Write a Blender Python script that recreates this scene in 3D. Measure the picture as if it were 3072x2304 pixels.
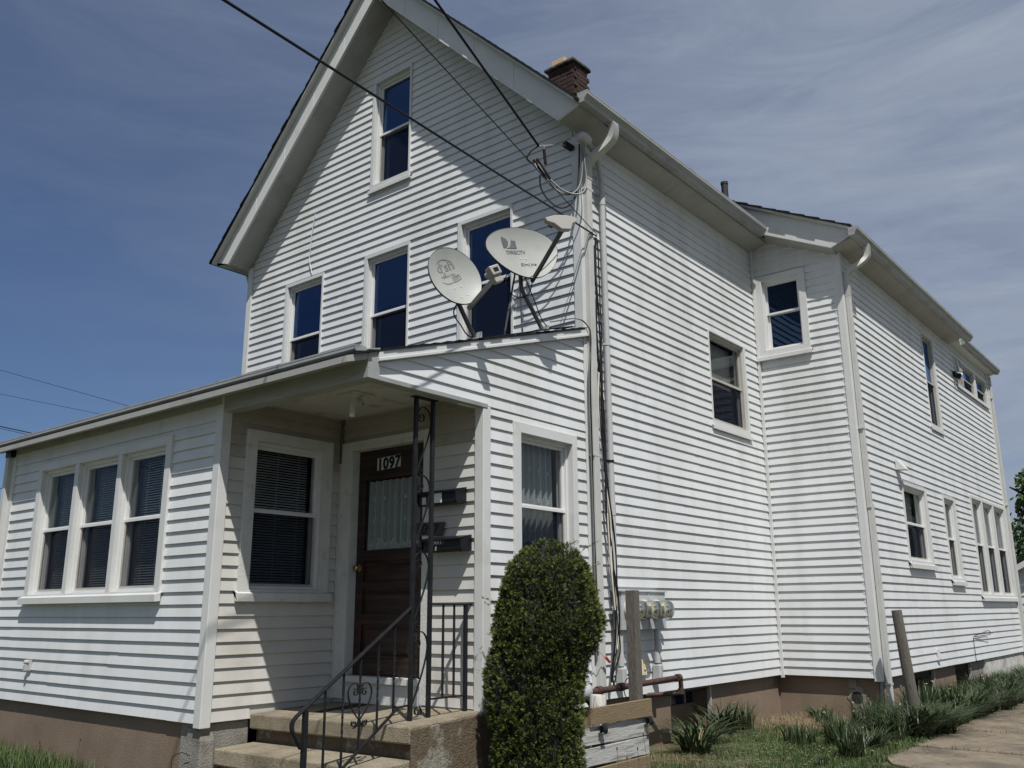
import bpy, bmesh, math, random
from mathutils import Vector, Matrix
random.seed(7)
PI = math.pi
for o in list(bpy.data.objects): bpy.data.objects.remove(o)
scn = bpy.context.scene
COL = scn.collection
ZO = 1.62                      # world height of the lens: everything below is laid out from lens height, then lifted
# ------------------------------------------------------------------ camera
def view_axes(y, p, r):
    fw = Vector((math.sin(y)*math.cos(p), math.cos(y)*math.cos(p), math.sin(p)))
    rt = Vector((math.cos(y), -math.sin(y), 0)); up = rt.cross(fw)
    c, s = math.cos(r), math.sin(r)
    return c*rt+s*up, -s*rt+c*up, fw
rt, up, fw = view_axes(-0.67924396, 0.24766158, -0.00576056)
cam = bpy.data.cameras.new('camera'); camo = bpy.data.objects.new('camera', cam); COL.objects.link(camo)
m = Matrix((rt, up, -fw)).transposed().to_4x4(); m.translation = Vector((0, 0, ZO)); camo.matrix_world = m
cam.sensor_width = 36; cam.lens = 2688.5/3072*36; cam.clip_start = .05; cam.clip_end = 3000
scn.camera = camo
# ------------------------------------------------------------------ light
SUN = Vector((.48, -.36, 1.0)).normalized()      # towards the sun
elev = math.asin(SUN.z); azi = math.atan2(SUN.x, SUN.y)
w = bpy.data.worlds.new('World'); scn.world = w; w.use_nodes = True
nt = w.node_tree; nt.nodes.clear()
def N(tree, t, **k):
    n = tree.nodes.new(t)
    for a, b in k.items(): setattr(n, a, b)
    return n
out = N(nt, 'ShaderNodeOutputWorld'); bg = N(nt, 'ShaderNodeBackground'); bg.inputs[1].default_value = .066
sky = N(nt, 'ShaderNodeTexSky', sky_type='NISHITA'); sky.sun_disc = False
sky.sun_elevation = elev; sky.sun_rotation = azi; sky.air_density = 1.0; sky.dust_density = .6; sky.ozone_density = 2.5
tc = N(nt, 'ShaderNodeTexCoord'); mp = N(nt, 'ShaderNodeMapping'); mp.inputs['Scale'].default_value = (1.3, 1.5, 7.5); mp.inputs['Rotation'].default_value = (.18, -.12, .5)
nz = N(nt, 'ShaderNodeTexNoise'); nz.inputs['Scale'].default_value = 2.6; nz.inputs['Detail'].default_value = 14; nz.inputs['Roughness'].default_value = .63; nz.inputs['Distortion'].default_value = .9
cr = N(nt, 'ShaderNodeValToRGB'); cr.color_ramp.elements[0].position = .36; cr.color_ramp.elements[1].position = .78
cr.color_ramp.elements[0].color = (0, 0, 0, 1); cr.color_ramp.elements[1].color = (1, 1, 1, 1)
sep = N(nt, 'ShaderNodeSeparateXYZ'); 
rx = N(nt, 'ShaderNodeMapRange'); rx.inputs[1].default_value = -.92; rx.inputs[2].default_value = -.12; rx.inputs[3].default_value = .15; rx.inputs[4].default_value = 1.45
mu = N(nt, 'ShaderNodeMath', operation='MULTIPLY'); mu2 = N(nt, 'ShaderNodeMath', operation='MULTIPLY_ADD'); mu2.inputs[1].default_value = .36
mul = N(nt, 'ShaderNodeMixRGB', blend_type='MIX'); mul.inputs[2].default_value = (4.7, 5.45, 6.8, 1)
L = nt.links.new
L(tc.outputs['Generated'], mp.inputs[0]); L(mp.outputs[0], nz.inputs[0]); L(nz.outputs[0], cr.inputs[0])
L(tc.outputs['Generated'], sep.inputs[0]); L(sep.outputs[0], rx.inputs[0])
hz = N(nt, 'ShaderNodeMath', operation='MULTIPLY'); hz.inputs[1].default_value = .47; L(rx.outputs[0], hz.inputs[0])
L(cr.outputs[0], mu.inputs[0]); L(rx.outputs[0], mu.inputs[1]); L(mu.outputs[0], mu2.inputs[0]); L(hz.outputs[0], mu2.inputs[2])
tint = N(nt, 'ShaderNodeMixRGB', blend_type='MULTIPLY'); tint.inputs[0].default_value = 1; tint.inputs[2].default_value = (.56, .71, .94, 1)
L(sky.outputs[0], tint.inputs[1])
L(mu2.outputs[0], mul.inputs[0]); L(tint.outputs[0], mul.inputs[1]); L(mul.outputs[0], bg.inputs[0]); L(bg.outputs[0], out.inputs[0])
sl = bpy.data.lights.new('sun', 'SUN'); sl.energy = 5.0; sl.angle = math.radians(.53); sl.color = (1.0, .965, .91)
so = bpy.data.objects.new('sun', sl); COL.objects.link(so); so.rotation_euler = SUN.to_track_quat('Z', 'Y').to_euler(); so.location = (6, -6, 20)
scn.view_settings.view_transform = 'Standard'; scn.view_settings.look = 'None'; scn.view_settings.gamma = 1
scn.view_settings.use_curve_mapping = False; scn.view_settings.exposure = .03
scn.render.engine = 'CYCLES'
# ------------------------------------------------------------------ materials
def mat(name, col, rough=.6, var=.08, vscale=3.0, bump=0, bscale=40, metal=0, col2=None, scale2=2.0, lo=.45, hi=.65, rnd=0, stretch=None, spec=.5):
    """procedural surface: base colour broken by noise, a second tone in patches, fine relief, tone shift per piece"""
    M = bpy.data.materials.new(name); M.use_nodes = True; t = M.node_tree; b = t.nodes['Principled BSDF']; l = t.links.new
    b.inputs['Roughness'].default_value = rough; b.inputs['Metallic'].default_value = metal
    b.inputs['Specular IOR Level'].default_value = spec
    tc = N(t, 'ShaderNodeTexCoord'); mpg = N(t, 'ShaderNodeMapping'); l(tc.outputs['Object'], mpg.inputs[0])
    if stretch: mpg.inputs['Scale'].default_value = stretch
    n1 = N(t, 'ShaderNodeTexNoise'); n1.inputs['Scale'].default_value = vscale; n1.inputs['Detail'].default_value = 6; l(mpg.outputs[0], n1.inputs[0])
    mr = N(t, 'ShaderNodeMapRange'); mr.inputs[1].default_value = .3; mr.inputs[2].default_value = .7; mr.inputs[3].default_value = 1-var; mr.inputs[4].default_value = 1+var
    l(n1.outputs[0], mr.inputs[0]); src = None
    if col2:
        n2 = N(t, 'ShaderNodeTexNoise'); n2.inputs['Scale'].default_value = scale2; n2.inputs['Detail'].default_value = 8; n2.inputs['Roughness'].default_value = .62; l(mpg.outputs[0], n2.inputs[0])
        r = N(t, 'ShaderNodeValToRGB'); r.color_ramp.elements[0].position = lo; r.color_ramp.elements[1].position = hi
        r.color_ramp.elements[0].color = (*col, 1); r.color_ramp.elements[1].color = (*col2, 1); l(n2.outputs[0], r.inputs[0]); src = r.outputs[0]
    mx = N(t, 'ShaderNodeMixRGB', blend_type='MULTIPLY'); mx.inputs[0].default_value = 1
    if src: l(src, mx.inputs[1])
    else: mx.inputs[1].default_value = (*col, 1)
    l(mr.outputs[0], mx.inputs[2]); last = mx.outputs[0]
    if rnd:
        oi = N(t, 'ShaderNodeObjectInfo'); m3 = N(t, 'ShaderNodeMapRange'); m3.inputs[3].default_value = 1-rnd; m3.inputs[4].default_value = 1+rnd; l(oi.outputs['Random'], m3.inputs[0])
        m4 = N(t, 'ShaderNodeMixRGB', blend_type='MULTIPLY'); m4.inputs[0].default_value = 1; l(last, m4.inputs[1]); l(m3.outputs[0], m4.inputs[2]); last = m4.outputs[0]
    l(last, b.inputs['Base Color'])
    if bump:
        n3 = N(t, 'ShaderNodeTexNoise'); n3.inputs['Scale'].default_value = bscale; n3.inputs['Detail'].default_value = 5; l(mpg.outputs[0], n3.inputs[0])
        bp = N(t, 'ShaderNodeBump'); bp.inputs['Strength'].default_value = bump; bp.inputs['Distance'].default_value = .02; l(n3.outputs[0], bp.inputs['Height']); l(bp.outputs[0], b.inputs['Normal'])
    return M
V = mat('vinyl_white', (.60, .615, .62), .45, .04, 1.3, .12, 3.5, col2=(.49, .495, .475), scale2=1.0, lo=.50, hi=.78, rnd=.03, stretch=(2.2, 2.2, .45))
VD = mat('vinyl_mildew_and_bounce_cream', (.52, .51, .48), .5, .05, 2.2, .1, 3.5, col2=(.38, .355, .31), scale2=1.6, lo=.5, hi=.8, rnd=.03)  # beige of light bounced off the concrete put into the colour, plus mildew
VDT = mat('vinyl_dark_top', (.36, .335, .30), .55, .08, 2.2, .1, 3.5, col2=(.23, .205, .175), scale2=2.2, lo=.42, hi=.7, rnd=.04)  # darker, browner patchy tone for the top recess courses
TR = mat('white_trim_aluminium', (.57, .58, .57), .42, .04, 3, .06, 8, col2=(.45, .44, .40), scale2=2.3, lo=.58, hi=.9)
TRD = mat('weathered_white_paint', (.55, .56, .54), .6, .06, 6, .25, 60, col2=(.36, .35, .31), scale2=9, lo=.58, hi=.75)
GUT = mat('gutter_aluminium_stained', (.30, .31, .30), .45, .06, 5, .08, 10, col2=(.19, .185, .165), scale2=3, lo=.5, hi=.8, stretch=(1, 1, 4))
DSP = mat('downspout_white', (.48, .485, .47), .45, .04, 5, .05, 12, col2=(.40, .39, .35), scale2=4, lo=.5, hi=.85)
SOF = mat('soffit_painted', (.34, .34, .32), .6, .05, 2, .08, 9, col2=(.24, .23, .205), scale2=2.5, lo=.5, hi=.8)
CEIL = mat('porch_ceiling_paint', (.52, .505, .48), .8, .06, 3, .15, 25, col2=(.30, .27, .22), scale2=5, lo=.55, hi=.7)
FND = mat('foundation_brown_paint', (.185, .135, .095), .85, .12, 3, .35, 120, col2=(.225, .175, .135), scale2=1.3, lo=.48, hi=.78)
FNW = mat('foundation_whitewash', (.52, .51, .48), .85, .1, 3, .4, 60, col2=(.33, .30, .26), scale2=5, lo=.5, hi=.62)
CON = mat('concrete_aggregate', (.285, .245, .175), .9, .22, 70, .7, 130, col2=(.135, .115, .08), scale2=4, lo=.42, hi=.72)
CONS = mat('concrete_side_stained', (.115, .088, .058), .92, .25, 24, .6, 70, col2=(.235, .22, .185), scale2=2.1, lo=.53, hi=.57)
MOR = mat('grey_mortar', (.23, .22, .195), .9, .13, 9, .5, 70, col2=(.17, .155, .13), scale2=6, lo=.45, hi=.7)
IRON = mat('iron_black_worn', (.012, .013, .015), .55, .3, 30, .3, 90, col2=(.06, .05, .04), scale2=14, lo=.62, hi=.74, stretch=(1, 1, .35), spec=.25)
DOOR = mat('mahogany_door', (.017, .007, .0045), .42, .3, 3, .12, 30, col2=(.052, .022, .010), scale2=3, lo=.45, hi=.75, stretch=(.6, 1, 9))
BRASS = mat('brass', (.55, .42, .2), .25, .05, 5, metal=1)
BLK = mat('black_enamel', (.008, .010, .013), .4, .1, 8, spec=.25)
RUB = mat('black_cable', (.008, .008, .010), .55, .1, 8, spec=.2)
GRC = mat('grey_cable', (.17, .17, .165), .5, .1, 8)
WHC = mat('cream_cable', (.62, .58, .47), .5, .1, 8)
SHG = mat('asphalt_shingle', (.016, .016, .018), .95, .25, 40, .5, 140, spec=.15)
ALU = mat('aluminium_frame', (.38, .37, .34), .4, .06, 8, col2=(.28, .26, .23), scale2=7, lo=.5, hi=.8)
WFR = mat('white_window_frame', (.64, .645, .635), .35, .03, 6)
DRK = mat('room_dark', (.018, .017, .016), .9, .1, 2)
ROOM = mat('interior_wall', (.03, .028, .025), .9, .1, 2)  # near black: the dimness of the rooms is put into the colour
BLD = mat('blind_slats', (.75, .77, .77), .5, .05, 3)
CON2 = mat('driveway_concrete', (.175, .142, .102), .9, .2, 12, .6, 50, col2=(.085, .072, .052), scale2=1.6, lo=.45, hi=.62, rnd=.12)
ASP = mat('asphalt', (.06, .058, .055), .95, .2, 30, .5, 120)
DRT = mat('soil_and_thatch', (.105, .088, .05), .95, .3, 14, .6, 50, col2=(.045, .065, .018), scale2=5, lo=.42, hi=.58)
GRN = mat('grass_blade', (.042, .076, .018), .6, .3, 2.5, col2=(.085, .115, .032), scale2=6, lo=.4, hi=.7)
DAF = mat('daffodil_leaf', (.030, .050, .016), .5, .3, 2.5, col2=(.065, .085, .030), scale2=7, lo=.5, hi=.75, rnd=.15)
DRY = mat('dry_stalk', (.23, .175, .105), .8, .25, 8)
TAN = mat('withered_petal', (.34, .25, .14), .8, .2, 20)
YEL = mat('yellow_petal', (.80, .55, .02), .6, .1, 20)
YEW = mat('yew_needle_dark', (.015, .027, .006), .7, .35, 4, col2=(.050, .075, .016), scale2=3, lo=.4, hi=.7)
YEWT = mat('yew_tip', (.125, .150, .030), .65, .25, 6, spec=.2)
BARK = mat('bark', (.07, .05, .035), .9, .2, 9, .5, 40)
LEAF = mat('broadleaf', (.035, .075, .015), .55, .35, .8, col2=(.075, .125, .03), scale2=.9, lo=.4, hi=.65)
WDG = mat('weathered_grey_wood', (.125, .113, .098), .85, .25, 3, .8, 14, col2=(.065, .058, .05), scale2=3, lo=.5, hi=.68, stretch=(9, 9, .9))
WDW = mat('whitewashed_plank', (.42, .42, .40), .8, .12, 3, .35, 16, col2=(.24, .23, .21), scale2=3.2, lo=.50, hi=.62, stretch=(9, .9, 11))
WDB = mat('brown_treated_plank', (.205, .155, .090), .8, .16, 3, .35, 16, col2=(.13, .098, .058), scale2=3, lo=.48, hi=.66, stretch=(9, .9, 11))
STW = mat('paint_flaked_log', (.50, .49, .46), .8, .1, 4, .5, 20, col2=(.16, .14, .12), scale2=6, lo=.47, hi=.53, stretch=(3, 3, .35))
BRK = mat('dark_red_brick', (.038, .018, .015), .9, .25, 20, .5, 80, rnd=.28)
MRT = mat('chimney_mortar', (.10, .085, .075), .95, .2, 20, .4, 80)
CAPM = mat('chimney_cap_lichen', (.10, .095, .08), .95, .3, 16, .9, 40, col2=(.035, .033, .03), scale2=12, lo=.45, hi=.6)
FLUE = mat('clay_flue', (.55, .36, .20), .85, .1, 10)
PIPE = mat('rusty_pipe', (.065, .030, .022), .55, .25, 14, .2, 60, col2=(.035, .02, .018), scale2=6, lo=.45, hi=.7)
GRY = mat('grey_pvc', (.42, .43, .43), .5, .04, 5)
CAB = mat('galvanised_cabinet', (.42, .44, .44), .38, .06, 3, col2=(.33, .35, .36), scale2=4, lo=.4, hi=.7)
YLW = mat('aged_yellow_plastic', (.62, .56, .36), .5, .08, 8)
RED = mat('red_plastic', (.45, .03, .03), .4)
GRNP = mat('pale_green_plastic', (.32, .45, .38), .5)
DSH = mat('dish_grey_paint', (.335, .345, .325), .45, .04, 4, .04, 20, col2=(.275, .28, .26), scale2=3, lo=.5, hi=.8)
DSHD = mat('dish_dark_back', (.045, .048, .05), .5, .1, 8)
LNB = mat('lnb_plastic', (.33, .315, .29), .5, .06, 8, col2=(.29, .27, .24), scale2=8, lo=.5, hi=.8)
LOGO = mat('logo_print', (.10, .11, .115), .5, .02, 5)
LOGO2 = mat('logo_print_faded', (.21, .22, .22), .5, .02, 5)
WHT = mat('white_print', (.70, .70, .68), .5, .02, 5)
PAPER = mat('paper_label', (.50, .51, .50), .6, .02, 5)
BULB = mat('bulb_opal', (.80, .80, .76), .4, .02, 5)
RBK = mat('far_red_brick', (.16, .045, .035), .9, .1, 3)
BLU = mat('blue_paint', (.03, .05, .16), .5, .1, 3)
MATM = mat('doormat_rubber', (.012, .012, .013), .9, .2, 60, .6, 200)
def lattice_mat():
    return mat('privacy_film', (.35, .35, .33), .6, .1, 5, .3, 30, col2=(.12, .12, .12), scale2=14, lo=.48, hi=.52)
LAT = lattice_mat()
def glass_mat(name, tint, extra=1.0, refl=(.92, .95, 1)):
    M = bpy.data.materials.new(name); M.use_nodes = True; t = M.node_tree; t.nodes.clear(); l = t.links.new
    o = N(t, 'ShaderNodeOutputMaterial'); mx = N(t, 'ShaderNodeMixShader'); tr = N(t, 'ShaderNodeBsdfTransparent'); tr.inputs[0].default_value = (*tint, 1)
    g = N(t, 'ShaderNodeBsdfGlossy'); g.inputs['Roughness'].default_value = .015; g.inputs[0].default_value = (*refl, 1)
    f = N(t, 'ShaderNodeFresnel'); f.inputs[0].default_value = 1.55; k = N(t, 'ShaderNodeMath', operation='MULTIPLY'); k.inputs[1].default_value = extra; k.use_clamp = True
    tcn = N(t, 'ShaderNodeTexCoord'); n = N(t, 'ShaderNodeTexNoise'); n.inputs['Scale'].default_value = 2.2; b = N(t, 'ShaderNodeBump'); b.inputs['Strength'].default_value = .06; b.inputs['Distance'].default_value = .05
    l(tcn.outputs['Object'], n.inputs[0]); l(n.outputs[0], b.inputs['Height']); l(b.outputs[0], g.inputs['Normal'])
    l(f.outputs[0], k.inputs[0]); l(k.outputs[0], mx.inputs[0]); l(tr.outputs[0], mx.inputs[1]); l(g.outputs[0], mx.inputs[2]); l(mx.outputs[0], o.inputs[0])
    return M
GLS = glass_mat('window_glass', (.50, .56, .62), 2.0, (.30, .52, 1.0))  # blue of the deep sky reflection is put into the gloss colour
GLS2 = glass_mat('window_glass_clear', (.88, .92, .92), .62)
def sheer(name, col, fac, weave=0):
    M = bpy.data.materials.new(name); M.use_nodes = True; t = M.node_tree; t.nodes.clear(); l = t.links.new
    o = N(t, 'ShaderNodeOutputMaterial'); mx = N(t, 'ShaderNodeMixShader'); tr = N(t, 'ShaderNodeBsdfTransparent')
    d = N(t, 'ShaderNodeBsdfDiffuse'); d.inputs[0].default_value = (*col, 1); mx.inputs[0].default_value = fac
    if weave:
        tcn = N(t, 'ShaderNodeTexCoord'); n = N(t, 'ShaderNodeTexNoise'); n.inputs['Scale'].default_value = weave
        r = N(t, 'ShaderNodeMapRange'); r.inputs[1].default_value = .35; r.inputs[2].default_value = .65; r.inputs[3].default_value = fac-.12; r.inputs[4].default_value = fac+.12
        l(tcn.outputs['Object'], n.inputs[0]); l(n.outputs[0], r.inputs[0]); l(r.outputs[0], mx.inputs[0])
    l(tr.outputs[0], mx.inputs[1]); l(d.outputs[0], mx.inputs[2]); l(mx.outputs[0], o.inputs[0]); return M
SCR = sheer('insect_screen', (.014, .018, .030), .50)
LACE = sheer('sheer_curtain', (.60, .62, .60), .66, 140)
LACEP = sheer('lace_thread', (.85, .86, .84), .9)
CLR = glass_mat('meter_glass', (.97, .97, .93), .8)
# ------------------------------------------------------------------ mesh helpers
class MB:
    def __init__(s): s.v = []; s.f = []; s.mi = []
    def add(s, vs, fs, mi=0):
        b = len(s.v); s.v += [tuple(p) for p in vs]; s.f += [tuple(b+i for i in f) for f in fs]; s.mi += [mi]*len(fs)
    def hexa(s, p, mi=0):     # 8 points: bottom ring 0-3, top ring 4-7
        s.add(p, [(0, 3, 2, 1), (4, 5, 6, 7), (0, 1, 5, 4), (1, 2, 6, 5), (2, 3, 7, 6), (3, 0, 4, 7)], mi)
    def box(s, x0, x1, y0, y1, z0, z1, mi=0):
        s.hexa([(x0, y0, z0), (x1, y0, z0), (x1, y1, z0), (x0, y1, z0), (x0, y0, z1), (x1, y0, z1), (x1, y1, z1), (x0, y1, z1)], mi)
    def prism(s, poly, a, b, fn, mi=0):   # 2-D outline swept from a to b; fn(u, v, t) gives the point
        n = len(poly); vs = [fn(u, v, a) for u, v in poly]+[fn(u, v, b) for u, v in poly]
        s.add(vs, [tuple(range(n-1, -1, -1)), tuple(range(n, 2*n))]+[(i, (i+1) % n, n+(i+1) % n, n+i) for i in range(n)], mi)
    def bar(s, p, q, w, h=None, mi=0, upv=(0, 0, 1)):
        h = h or w; p = Vector(p); q = Vector(q); d = (q-p).normalized(); u = Vector(upv)
        if abs(d.dot(u)) > .98: u = Vector((1, 0, 0))
        a = d.cross(u).normalized()*w/2; b = a.cross(d).normalized()*h/2
        s.hexa([p-a-b, p+a-b, q+a-b, q-a-b, p-a+b, p+a+b, q+a+b, q-a+b], mi)
    def tube(s, pts, r, n=8, mi=0, cap=True):
        pts = [Vector(p) for p in pts]; m = len(pts); rr = r if isinstance(r, (list, tuple)) else [r]*m
        ref = None; vs = []
        for i, p in enumerate(pts):
            d = (pts[min(i+1, m-1)]-pts[max(i-1, 0)]).normalized()
            if ref is None: ref = d.orthogonal().normalized()
            a = (ref-d*ref.dot(d)).normalized(); ref = a; b = d.cross(a)
            for k in range(n):
                t = 2*PI*k/n; vs.append(p+(a*math.cos(t)+b*math.sin(t))*rr[i])
        fs = [(i*n+k, i*n+(k+1) % n, (i+1)*n+(k+1) % n, (i+1)*n+k) for i in range(m-1) for k in range(n)]
        if cap: fs += [tuple(range(n-1, -1, -1)), tuple((m-1)*n+k for k in range(n))]
        s.add(vs, fs, mi)
    def sweeprect(s, pts, w, h, side, mi=0):   # rectangular section along a path, 'side' is the width direction
        pts = [Vector(p) for p in pts]; m = len(pts); vs = []; side = Vector(side).normalized()
        for i, p in enumerate(pts):
            d = (pts[min(i+1, m-1)]-pts[max(i-1, 0)]).normalized(); b = d.cross(side).normalized()
            for a_, b_ in ((-1, -1), (1, -1), (1, 1), (-1, 1)): vs.append(p+side*a_*w/2+b*b_*h/2)
        fs = [(i*4+k, i*4+(k+1) % 4, (i+1)*4+(k+1) % 4, (i+1)*4+k) for i in range(m-1) for k in range(4)]+[(3, 2, 1, 0), tuple((m-1)*4+k for k in range(4))]
        s.add(vs, fs, mi)
    def lathe(s, prof, c, ax, n=24, mi=0):     # (radius, height) profile about axis ax through c
        ax = Vector(ax).normalized(); a = ax.orthogonal().normalized(); b = ax.cross(a); c = Vector(c); m = len(prof); vs = []
        for r, h in prof:
            for k in range(n):
                t = 2*PI*k/n; vs.append(c+ax*h+(a*math.cos(t)+b*math.sin(t))*r)
        fs = [(i*n+k, i*n+(k+1) % n, (i+1)*n+(k+1) % n, (i+1)*n+k) for i in range(m-1) for k in range(n)]+[tuple(range(n-1, -1, -1)), tuple((m-1)*n+k for k in range(n))]
        s.add(vs, fs, mi)
def spline(pts, n=6):
    P = [Vector(p) for p in pts]; P = [P[0]*2-P[1]]+P+[P[-1]*2-P[-2]]; r = []
    for i in range(1, len(P)-2):
        for k in range(n):
            t = k/n; a, b, c, d = P[i-1:i+3]
            r.append(.5*((2*b)+(c-a)*t+(2*a-5*b+4*c-d)*t*t+(-a+3*b-3*c+d)*t**3))
    r.append(P[-2]); return r
BASE = {}
def empty(name, label, cat, loc, group=None, parent=None):
    o = bpy.data.objects.new(name, None); o.empty_display_size = .1; COL.objects.link(o); o.location = loc
    o['label'] = label; o['category'] = cat
    if group: o['group'] = group
    BASE[o.name] = Vector(loc); return o
def put(name, mb, mats, parent=None, smooth=False, kind=None, label=None, cat=None, group=None, recalc=True, base=None, bevel=0):
    mats = mats if isinstance(mats, (list, tuple)) else [mats]
    B = BASE[parent.name] if parent is not None else Vector(base or (0, 0, 0))
    me = bpy.data.meshes.new(name); me.from_pydata([(p[0]-B.x, p[1]-B.y, p[2]-B.z) for p in mb.v], [], mb.f)
    for m_ in mats: me.materials.append(m_)
    if len(mats) > 1: me.polygons.foreach_set('material_index', mb.mi)
    if recalc and len(mb.f) < 30000:
        bm = bmesh.new(); bm.from_mesh(me); bmesh.ops.recalc_face_normals(bm, faces=bm.faces)
        bm.to_mesh(me); bm.free()
    if smooth:
        me.polygons.foreach_set('use_smooth', [True]*len(me.polygons))
        try: me.set_sharp_from_angle(angle=math.radians(42))
        except Exception: pass
    me.update()
    o = bpy.data.objects.new(name, me); COL.objects.link(o); BASE[o.name] = B
    if parent is not None: o.parent = parent
    else: o.location = B
    if bevel:
        bv = o.modifiers.new('edge', 'BEVEL'); bv.width = bevel; bv.segments = 2; bv.limit_method = 'ANGLE'
    if kind: o['kind'] = kind
    if label: o['label'] = label
    if cat: o['category'] = cat
    if group: o['group'] = group
    return o
def text_mesh(s, size, origin, xd, yd, mb, shear=0, extr=.0008, bold=0, mi=0, align='LEFT'):
    cu = bpy.data.curves.new('t', 'FONT'); cu.body = s; cu.size = size; cu.extrude = extr; cu.shear = shear; cu.offset = bold; cu.align_x = align; cu.resolution_u = 3
    o = bpy.data.objects.new('t', cu); COL.objects.link(o); dg = bpy.context.evaluated_depsgraph_get(); me = bpy.data.meshes.new_from_object(o.evaluated_get(dg))
    xd = Vector(xd).normalized(); yd = Vector(yd).normalized(); n = xd.cross(yd); O = Vector(origin)
    mb.add([O+xd*v.co.x+yd*v.co.y+n*v.co.z for v in me.vertices], [tuple(p.vertices) for p in me.polygons], mi)
    bpy.data.objects.remove(o); bpy.data.curves.remove(cu); bpy.data.meshes.remove(me)
# frames: wall facing the street (u = x, outward = -y) and wall facing right (u = y, outward = +x)
def FR(Y): return lambda u, w_, z: (u, Y-w_, z)
def SD(X): return lambda u, w_, z: (X+w_, u, z)
def fbox(mb, F, u0, u1, w0, w1, z0, z1, mi=0):
    mb.hexa([F(u0, w0, z0), F(u1, w0, z0), F(u1, w1, z0), F(u0, w1, z0), F(u0, w0, z1), F(u1, w0, z1), F(u1, w1, z1), F(u0, w1, z1)], mi)
def pieces(z0, z1, L0, R0, holes, extra=()):
    """slice [z0,z1] between the side lines L0(z), R0(z), leaving out rectangles (u0,u1,z0,z1)"""
    zs = sorted({z0, z1} | {z for h in holes for z in h[2:4] if z0+1e-4 < z < z1-1e-4} | {z for z in extra if z0+1e-4 < z < z1-1e-4}); r = []
    for za, zb in zip(zs[:-1], zs[1:]):
        la, lb, ra, rb = L0(za), L0(zb), R0(za), R0(zb)
        if ra-la < .004 and rb-lb < .004: continue
        if rb-lb < .004: rb = lb = (lb+rb)/2
        if ra-la < .004: ra = la = (la+ra)/2
        zm = (za+zb)/2; hs = sorted(h for h in holes if h[2] < zm < h[3]); cur = (la, lb)
        for h in hs:
            if h[0]-1e-4 > min(cur): r.append((cur[0], min(h[0], max(ra, cur[0])), cur[1], min(h[0], max(rb, cur[1])), za, zb))
            cur = (max(h[1], cur[0]), max(h[1], cur[1]))
        if ra > cur[0]+1e-3 or rb > cur[1]+1e-3: r.append((min(cur[0], ra), ra, min(cur[1], rb), rb, za, zb))
    return r
const = lambda c: (lambda z: c)
BOARDS = []
def wall(house, F, z0, z1, Lf, Rf, holes_back, mat_, thick=.10, name='wall', label=None, extra=()):
    mb = MB()
    for a0, a1, b0, b1, za, zb in pieces(z0, z1, Lf, Rf, holes_back, extra):
        mb.hexa([F(a0, 0, za), F(a1, 0, za), F(a1, -thick, za), F(a0, -thick, za), F(b0, 0, zb), F(b1, 0, zb), F(b1, -thick, zb), F(b0, -thick, zb)])
    return put(name, mb, mat_, house, label=label)
def siding(wallobj, F, z0, z1, Lf, Rf, holes, mat_, course=.1017, butt=.0195, extra=(), seamlen=3.66, dist=8.0):
    k = 0; z = z0
    while z < z1-.01:
        zt = min(z+course, z1); mb = MB(); tot = 0; PC = pieces(z, zt, Lf, Rf, holes, extra); one = len({p[4] for p in PC}) == 1
        jz = random.uniform(-.0012, .0012); jb = random.uniform(-.0012, .0012)
        off = ((k//2)*1.37+random.random()*.4) % seamlen
        for a0, a1, b0, b1, za, zb in PC:
            if one and mb.v: BOARDS.append((tot/max(1, Vector(mb.v[len(mb.v)//2]).length), mb, mat_, wallobj)); mb = MB(); tot = 0
            wa = .002+(butt-.002)*(1-(za-z)/course)+jb; wb = .002+(butt-.002)*(1-(zb-z)/course)+jb*.3
            cuts = []; c = math.floor(a0/seamlen)*seamlen+off
            while c < a1-.25:
                if c > a0+.25: cuts.append(c)
                c += seamlen
            low = za == z; rect = abs(a0-b0) < 1e-6 and abs(a1-b1) < 1e-6
            us = [a0, a1]
            if rect:
                ns = max(1, int((a1-a0)/.55)); us = [a0+(a1-a0)*q/ns for q in range(ns+1)]
                for c in cuts: us += [c, c+.0012]
                us.sort()
            zz = za+jz if low else za; vs = []; fs = []; st_ = 0
            for q, u_ in enumerate(us):
                if u_ in [c+.0012 for c in cuts]: st_ = 1-st_
                mid = 0 < q < len(us)-1
                dw = .0016*st_; wv = random.uniform(-.0009, .0009) if mid else 0; zv = (random.uniform(-.0008, .0008) if mid else 0)-.0014*st_ if low else 0
                ub = u_ if rect else (b0, b1)[q]; rd = .003 if low else 0
                vs += [F(u_, -.001, zz+zv), F(u_, wa+dw+wv-rd, zz+zv), F(u_, wa+dw+wv, zz+zv+rd), F(ub, wb+dw, zb), F(ub, -.001, zb)]
            for q in range(len(us)-1):
                o = q*5; fs += [(o, o+5, o+6, o+1), (o+1, o+6, o+7, o+2), (o+2, o+7, o+8, o+3), (o+3, o+8, o+9, o+4)]
            fs += [(4, 3, 2, 1, 0), tuple((len(us)-1)*5+j for j in range(5))]
            mb.add(vs, fs); tot += a1-a0
        if mb.v:
            c = Vector(mb.v[len(mb.v)//2]); BOARDS.append((tot/max(1, c.length), mb, mat_, wallobj))
        z += course; k += 1
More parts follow.
